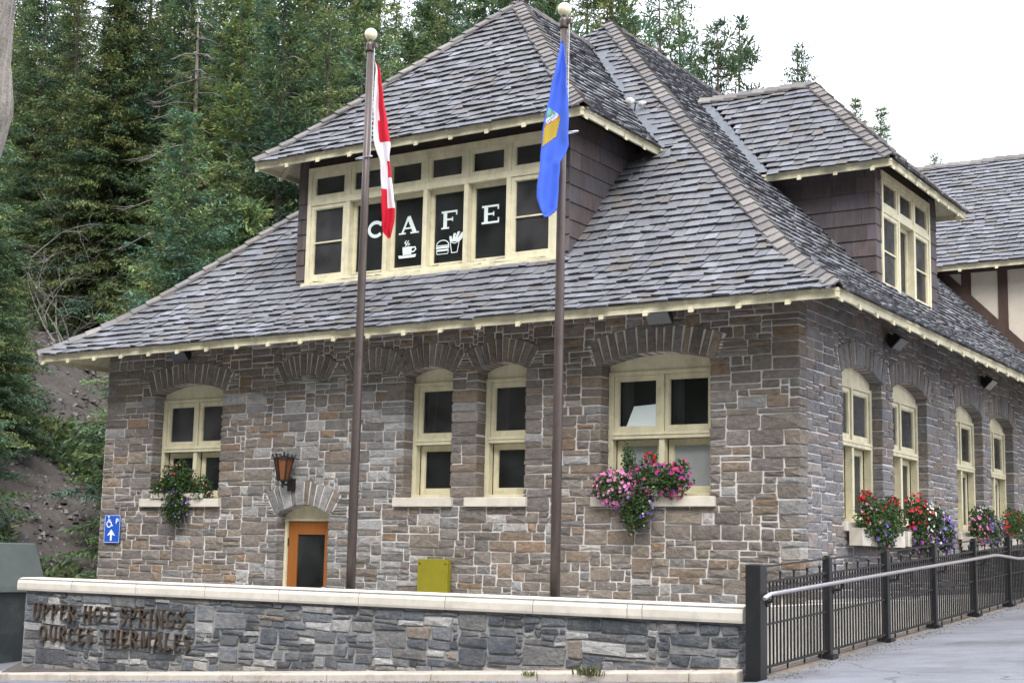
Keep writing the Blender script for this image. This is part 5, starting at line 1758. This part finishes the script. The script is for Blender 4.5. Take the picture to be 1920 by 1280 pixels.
def spruce(seed, H, R, base, dens, droop, dead=.2, tint=(1, 1, 1), rad=.16, taper=.85, tw=1.0):
    rng = random.Random(seed)
    v, f, c = [], [], []
    wood = MB()
    bc = srgb(104, 94, 86)
    lean = Vector((rng.uniform(-.02, .02), rng.uniform(-.02, .02), 0))
    ctr = lambda z: lean * z + Vector((.05 * math.sin(z * .5 + seed), .05 * math.cos(z * .4), z))
    zs_ = [H * k / 12 for k in range(13)]
    wood.tube([ctr(z) - Vector((0, 0, .6 if z == 0 else 0)) for z in zs_], [rad * (1 - .93 * z / H) + .012 for z in zs_], 9, bc)
    z = base * H * .35
    while z < H - .15:
        fr = (z - base * H) / (H - base * H)
        nb = rng.randint(5, 7)
        off = rng.uniform(0, 6.28)
        for b in range(nb):
            a = off + 2 * math.pi * b / nb + rng.uniform(-.35, .35)
            zz = z + rng.uniform(-.12, .12)
            if fr < 0 or rng.random() < dead * (1 - fr):       # dead bare branch
                L = R * rng.uniform(.25, .6)
                d = Vector((math.cos(a), math.sin(a), -.25))
                p0 = ctr(zz)
                wood.tube([p0, p0 + d * L * .5 + Vector((0, 0, .02)), p0 + d * L + Vector((0, 0, -.1 * L))], [.018, .012, .004], 4, srgb(118, 110, 104), cap=False)
                if fr < 0: continue
                if rng.random() < .7: continue
            L = R * (max(.04, 1 - fr) ** taper) * rng.uniform(.6, 1.15) + .12
            el = .25 - droop * (1 - fr) + .45 * fr
            hd = Vector((math.cos(a), math.sin(a), 0))
            p0 = ctr(zz)
            npt = max(4, int(L / .22))
            prev = p0
            spine = [p0]
            for k in range(1, npt + 1):
                t = k / npt
                dz = L * (el * t - droop * .55 * t * t + .30 * droop * t ** 3)
                spine.append(p0 + hd * (L * t) + Vector((0, 0, dz)) + Vector((rng.gauss(0, .015), rng.gauss(0, .015), 0)))
            if L > .6: wood.tube([spine[0], spine[len(spine) // 2], spine[-1]], [.022 * (L / R) + .004, .012, .003], 4, bc, cap=False)
            sd_ = Vector((-hd.y, hd.x, 0))
            tone = rng.uniform(.72, 1.12)
            bcol = mul(rng.choice(NEED), tone)
            for k in range(1, npt + 1):
                t = k / npt
                p = spine[k]; dr = (spine[k] - spine[k - 1]).normalized()
                wl_ = L * .42 * (1 - .75 * t) * min(1, t * 4.5) + .16
                for sg in (-1, 1):
                    m_ = 2
                    for q in range(m_):
                        if rng.random() > dens: continue
                        d = (dr * rng.uniform(.5, 1.1) + sd_ * sg * rng.uniform(.5, 1.0) + Vector((0, 0, rng.uniform(-.55, .12)))).normalized()
                        pp_ = p + dr * rng.uniform(-.12, .12)
                        l = wl_ * rng.uniform(.6, 1.15)
                        # side twig carries its own little twigs
                        ns = max(1, int(l / .13))
                        for e in range(ns):
                            pe = pp_ + d * (l * e / ns) + Vector((0, 0, -.10 * droop * (l * e / ns)))
                            dd_ = (d + Vector((rng.gauss(0, .45), rng.gauss(0, .45), rng.gauss(-.25, .35)))).normalized()
                            cc = mul(bcol, rng.uniform(.75, 1.2) * (1.18 if (t > .8 or e == ns - 1) else .9))
                            cc = (cc[0] * tint[0], cc[1] * tint[1], cc[2] * tint[2])
                            for _q in range(3):
                                needle_twig(v, f, c, pe + Vector((rng.gauss(0, .05), rng.gauss(0, .05), rng.gauss(0, .03))), (dd_ + Vector((rng.gauss(0, .35), rng.gauss(0, .35), rng.gauss(0, .3)))).normalized(), rng.uniform(.09, .20) * tw, rng.uniform(.015, .028) * tw, mul(cc, rng.uniform(.82, 1.18)), rng)
                needle_twig(v, f, c, p, (dr + Vector((rng.gauss(0, .2), rng.gauss(0, .2), rng.gauss(0, .2)))).normalized(), .2 * tw, .03 * tw, bcol, rng)
        z += rng.uniform(.23, .38) * (H / 16) ** .5
    for k in range(10):
        needle_twig(v, f, c, ctr(H - .05 * k), Vector((rng.gauss(0, .5), rng.gauss(0, .5), .8)).normalized(), .2, .025, mul(NEED[1], 1.0), rng)
    t = thing('conifer_tree', (0, 0, 0), 'x', 'tree')
    wood.build('trunk', M['bark'], t, local=True)
    cr = MB(); cr.v, cr.f, cr.c = v, f, c
    cr.build('crown', M['needle'], t, local=True)
    return t, H

def pine(seed, H, R, base, tint=(1, 1, 1)):
    """open crowned pine: tufts of needles at the ends of upturned limbs"""
    rng = random.Random(seed)
    v, f, c = [], [], []
    wood = MB(); bc = srgb(96, 84, 76)
    ctr = lambda z: Vector((.12 * math.sin(z * .35 + seed), .12 * math.cos(z * .3 + seed), z))
    zs_ = [H * k / 12 for k in range(13)]
    wood.tube([ctr(z) - Vector((0, 0, .6 if z == 0 else 0)) for z in zs_], [.15 * (1 - .93 * z / H) + .012 for z in zs_], 8, bc)
    def clump(p, r, n):
        col = mul(rng.choice(NEED[:5]), rng.uniform(.7, 1.1))
        for _ in range(n):
            d = Vector((rng.gauss(0, 1), rng.gauss(0, 1), rng.gauss(.25, .8))).normalized()
            cc = mul(col, rng.uniform(.7, 1.25))
            needle_twig(v, f, c, p + d * r * rng.uniform(.0, .7), (d + Vector((rng.gauss(0, .4), rng.gauss(0, .4), .2))).normalized(), r * rng.uniform(.6, 1.1), .024, (cc[0] * tint[0], cc[1] * tint[1], cc[2] * tint[2]), rng)
    z = base * H
    while z < H - .1:
        fr = (z - base * H) / (H - base * H)
        for b in range(rng.randint(2, 4)):
            a = rng.uniform(0, 6.28)
            L = R * (1 - fr) ** .7 * rng.uniform(.45, 1.1) + .15
            hd = Vector((math.cos(a), math.sin(a), 0))
            p0 = ctr(z); e = p0 + hd * L + Vector((0, 0, L * rng.uniform(-.05, .5)))
            mid = p0.lerp(e, .5) + Vector((0, 0, -.08 * L))
            wood.tube([p0, mid, e], [.02 + .01 * (1 - fr), .014, .005], 4, bc, cap=False)
            for q in range(max(1, int(L / .28))):
                t = 1 - q * .26 / L * rng.uniform(.7, 1.2)
                if t < .25: break
                p = p0.lerp(e, t) + Vector((rng.gauss(0, .12), rng.gauss(0, .12), rng.gauss(0, .08)))
                clump(p, rng.uniform(.28, .46), rng.randint(34, 56))
        z += rng.uniform(.25, .5)
    clump(ctr(H), .25, 20)
    t = thing('pine_tree', (0, 0, 0), 'x', 'tree')
    wood.build('trunk', M['bark'], t, local=True)
    cr = MB(); cr.v, cr.f, cr.c = v, f, c
    cr.build('crown', M['needle'], t, local=True)
    return t, H

def snag(seed, H, R):
    rng = random.Random(seed)
    wood = MB(); bc = srgb(128, 120, 114)
    wood.tube([(0, 0, -.5), (.05, 0, H * .3), (-.05, .05, H * .7), (0, 0, H)], [.13, .1, .06, .01], 8, bc)
    z = H * .12
    br = MB()
    while z < H:
        for b in range(rng.randint(2, 4)):
            a = rng.uniform(0, 6.28); L = R * rng.uniform(.4, 1) * (1 - .6 * z / H)
            d = Vector((math.cos(a), math.sin(a), rng.uniform(-.5, .05)))
            p0 = Vector((0, 0, z)); m1 = p0 + d * L * .55; e = p0 + d * L + Vector((0, 0, -.2 * L))
            br.tube([p0, m1, e], [.018, .012, .004], 4, bc, cap=False)
            for q in range(5):
                t = rng.uniform(.3, 1); p = m1.lerp(e, t) if t > .5 else p0.lerp(m1, t * 2)
                d2 = (d + Vector((rng.gauss(0, .7), rng.gauss(0, .7), rng.gauss(-.3, .4)))).normalized()
                br.tube([p, p + d2 * L * .3], [.008, .002], 3, bc, cap=False)
        z += rng.uniform(.22, .4)
    t = thing('dead_tree', (0, 0, 0), 'x', 'tree')
    wood.build('trunk', M['dead_wood'], t, local=True); br.build('branches', M['dead_wood'], t, local=True)
    return t, H

PROTO = {
 'a': spruce(1, 15, 2.8, .05, .85, .50, .12, rad=.13),
 'b': spruce(2, 16, 2.6, .08, .80, .62, .18, (1.12, 1.08, .9), rad=.15),
 'c': spruce(3, 14, 2.9, .04, .88, .45, .10, (.85, .95, 1.0), rad=.12),
 'd': spruce(4, 17, 2.3, .15, .70, .60, .30, (1.05, 1.0, .95), rad=.15),
 'e': spruce(5, 7, 2.0, .03, .9, .40, .05, (1.1, 1.1, .95), rad=.10),
 'p': pine(6, 13, 2.4, .22),
 'q': pine(7, 14, 2.0, .32, (.92, .98, 1.0)),
 's': snag(8, 11, 1.8),
}
used = set()
def tree(kind, px, top_py, depth, label, group=None, base=None, scale_xy=None, rot=None):
    """stand a tree where the direction px meets the ground `depth` metres out, as tall as its tip at top_py asks"""
    proto, H = PROTO[kind]
    tip = at(px, top_py, depth)
    g = hill_z(tip.x, tip.y)
    h = max(1.5, tip.z - g)
    if kind in used: t = copy_tree(proto)
    else: t = proto; used.add(kind)
    t.location = (tip.x, tip.y, g)
    sz = h / H
    sx = scale_xy if scale_xy else max(.7, min(1.35, sz ** .6))
    t.scale = (sx, sx, sz)
    t.rotation_euler = (0, 0, rot if rot is not None else (px * 1.7) % 6.28)
    t['label'] = label
    if group: t['group'] = group
    elif 'group' in t: del t['group']
    return t

# told-apart trees
tree('b', 232, -60, 45, 'spruce with a long pale visible trunk left of the dormer')
tree('d', 170, -120, 47, 'thin spruce with a bare pale trunk near the left edge')
tree('d', 436, 60, 38, 'slender spruce with pale trunk between the dead tree and the roof')
tree('s', 372, 20, 35, 'grey dead tree with drooping bare branches in the forest', scale_xy=1.3)
tree('e', 462, 385, 31, 'small young spruce just above the left end of the roof')
tree('c', -60, 430, 27, 'dark bushy spruce spreading over the green bin at the left', scale_xy=.52)
tree('a', -30, 120, 31, 'full dark spruce at the left edge behind the bin', rot=1.0, scale_xy=.55)
tree('q', 1232, -25, 62, 'thin open pine rising tallest against the sky right of the roof peak')
tree('q', 1272, -8, 66, 'thin open pine second against the sky right of the roof peak')
tree('p', 1352, 50, 60, 'broad bushy pine standing alone against the white sky')
tree('p', 1392, 42, 62, 'pine crown just right of the broad bushy pine')
tree('q', 1497, 92, 64, 'small pine tip above the ridge of the side dormer')
tree('a', 1603, 176, 70, 'small conifer tip left of two behind the side dormer hip', scale_xy=.8)
tree('a', 1643, 196, 70, 'small conifer tip right of two behind the side dormer hip', scale_xy=.8)
tree('q', 1752, 292, 75, 'faint treetop peeping over the wing ridge at left', scale_xy=.7)
# the forest on the hillside
rng = random.Random(2024)
REG = ((190, 'spruce in the dense forest at the far left above the bin', 'forest spruces at the far left'),
       (560, 'spruce in the dense forest between the pale trunk and the front dormer', 'forest spruces left of the front dormer'),
       (900, 'spruce in the forest showing above the left slope of the front dormer roof', 'forest spruces above the front dormer'),
       (9999, 'spruce in the forest behind the roof peaks and the blue flag', 'forest spruces behind the roof peaks'))
fill = []
for (d0, d1, n, x0, x1, top0, top1) in ((28, 33, 13, -60, 520, 180, 460), (34, 42, 24, -80, 900, -120, 200), (43, 56, 30, -100, 1190, -260, 40), (57, 75, 22, -120, 1190, -300, 10)):
    for i in range(n):
        px = x0 + (x1 - x0) * (i + rng.uniform(.1, .9)) / n
        d = rng.uniform(d0, d1)
        tp = rng.uniform(top0, top1)
        if px > 560: tp = max(tp, -160) + (px - 560) * .06
        fill.append((px, d, tp))
for (px, d, tp) in fill:
    P = at(px, 640, d)
    if hill_d(P.x, P.y) < .8 or (0 < px < 340 and d < 45): continue
    tree(rng.choice('aabbccddp' if d > 34 else 'aacc'), px, tp, d, *[r[1:] for r in REG if px < r[0]][0])
for k, pr2 in PROTO.items():
    if k not in used:
        for ch in list(pr2[0].children): bpy.data.objects.remove(ch)
        bpy.data.objects.remove(pr2[0])

# ---------------------------------------------------------------- undergrowth, stones and bare brush on the slope
rng = random.Random(31)
v, f, c = [], [], []
cnt = 0
while cnt < 5200:
    px, d = rng.uniform(-60, 620), rng.uniform(25, 46)
    P = at(px, 640, d)
    hd = hill_d(P.x, P.y)
    if hd < .6: continue
    patch = noise.noise(Vector((P.x * .3, P.y * .3, 7)))
    if patch < -.05 + (.30 if 50 < px < 330 and d < 41 else -.2): continue
    g = hill_z(P.x, P.y)
    col = mul(rng.choice(NEED), rng.uniform(.6, 1.1))
    hh = rng.uniform(.15, .6)
    for q in range(6):
        dd_ = Vector((rng.gauss(0, .8), rng.gauss(0, .8), rng.uniform(.1, 1))).normalized()
        needle_twig(v, f, c, Vector((P.x, P.y, g)) + dd_ * hh * rng.uniform(0, .8), (dd_ + Vector((rng.gauss(0, .4), rng.gauss(0, .4), 0))).normalized(), rng.uniform(.14, .3), rng.uniform(.03, .06), mul(col, rng.uniform(.8, 1.2)), rng)
    cnt += 1
ug = MB(); ug.v, ug.f, ug.c = v, f, c
tag(ug.build('undergrowth', M['needle']), 'low green undergrowth covering the forest slope', 'undergrowth', kind='stuff')
gm = MB()
for _ in range(2600):
    px, d = rng.uniform(30, 330), rng.uniform(25, 42)
    P = at(px, 640, d)
    if hill_d(P.x, P.y) < .1: continue
    g = hill_z(P.x, P.y)
    r = rng.uniform(.02, .075) * (1.8 if rng.random() < .06 else 1)
    vs = [(P.x + r * rng.uniform(.6, 1.2) * math.cos(t) , P.y + r * rng.uniform(.6, 1.2) * math.sin(t), g - .02) for t in np.linspace(0, 5.03, 5)]
    vs += [(P.x + r * .5 * math.cos(t), P.y + r * .5 * math.sin(t), g + r * rng.uniform(.4, .9)) for t in np.linspace(.4, 5.4, 5)]
    gm.mesh(vs, [(5, 6, 7, 8, 9)] + [(k, (k + 1) % 5, 5 + (k + 1) % 5, 5 + k) for k in range(5)], mul(rng.choice([srgb(104, 98, 96), srgb(120, 116, 115), srgb(90, 85, 81), srgb(146, 144, 144)]), rng.uniform(.7, 1.1)))
tag(gm.build('slope_stones', M['gravel']), 'loose grey stones strewn on the bank beside the building', 'stones', kind='stuff')

def brush(px, py, d, n, size, seed, label):
    rng = random.Random(seed)
    P = at(px, py, d)
    g = hill_z(P.x, P.y)
    B0_ = Vector((P.x, P.y, g))
    t = thing('bare_shrub', B0_, label, 'shrub', 'bare shrubs on the slope')
    s = MB()
    def grow(p, d_, L, r, lev):
        pts = [p]
        q = p
        for k in range(4):
            d_ = (d_ + Vector((rng.gauss(0, .22), rng.gauss(0, .22), rng.gauss(-.02, .18)))).normalized()
            q = q + d_ * L / 4
            pts.append(q)
        s.tube(pts, [r * (1 - .2 * k) for k in range(5)], 5, mul(srgb(150, 146, 138), rng.uniform(.8, 1.1)), cap=False)
        if lev < 3:
            for k in range(rng.randint(2, 4)):
                b = pts[rng.randint(1, 4)]
                grow(b, (d_ + Vector((rng.gauss(0, .7), rng.gauss(0, .7), rng.gauss(.05, .5)))).normalized(), L * rng.uniform(.45, .75), r * .55, lev + 1)
    for k in range(n):
        a = rng.uniform(0, 6.28)
        grow(B0_ + Vector((rng.gauss(0, .3), rng.gauss(0, .3), -.1)), Vector((math.cos(a) * .6, math.sin(a) * .6, rng.uniform(.5, 1.1))).normalized(), size * rng.uniform(.7, 1.2), .028, 0)
    s.build('stems', M['dead_wood'], t)
brush(120, 520, 41.0, 8, 2.3, 51, 'tangle of pale bare branches on the slope at far left')
brush(255, 540, 42.5, 7, 2.3, 52, 'arching pale bare branches just left of the roof edge')
brush(185, 520, 43.0, 6, 2.3, 53, 'leafless pale shrub between the two bare tangles')

# grit and dead needles gathered along the foot of the railing and the kerb
rng = random.Random(63)
gm = MB()
for _ in range(1500):
    if rng.random() < .6:
        y = rng.uniform(-3.6, 10); x = 1.02 + abs(rng.gauss(0, .16))
    else:
        x = rng.uniform(-9, .9); y = -3.74 - abs(rng.gauss(0, .10))
    g = road_z(x, y) + .004
    r = rng.uniform(.004, .016)
    a0 = rng.uniform(0, 6)
    vs = [(x + r * rng.uniform(.7, 1.3) * math.cos(a0 + t), y + r * rng.uniform(.7, 1.3) * math.sin(a0 + t), g) for t in (0, 1.57, 3.14, 4.71)] + [(x, y, g + r * .8)]
    gm.mesh(vs, [(0, 1, 4), (1, 2, 4), (2, 3, 4), (3, 0, 4)], mul(rng.choice([srgb(110, 98, 84), srgb(90, 80, 70), srgb(130, 124, 116), srgb(84, 88, 60)]), rng.uniform(.6, 1.1)))
tag(gm.build('grit', M['gravel']), 'brown grit and dead needles along the railing foot and kerb', 'grit', kind='stuff')
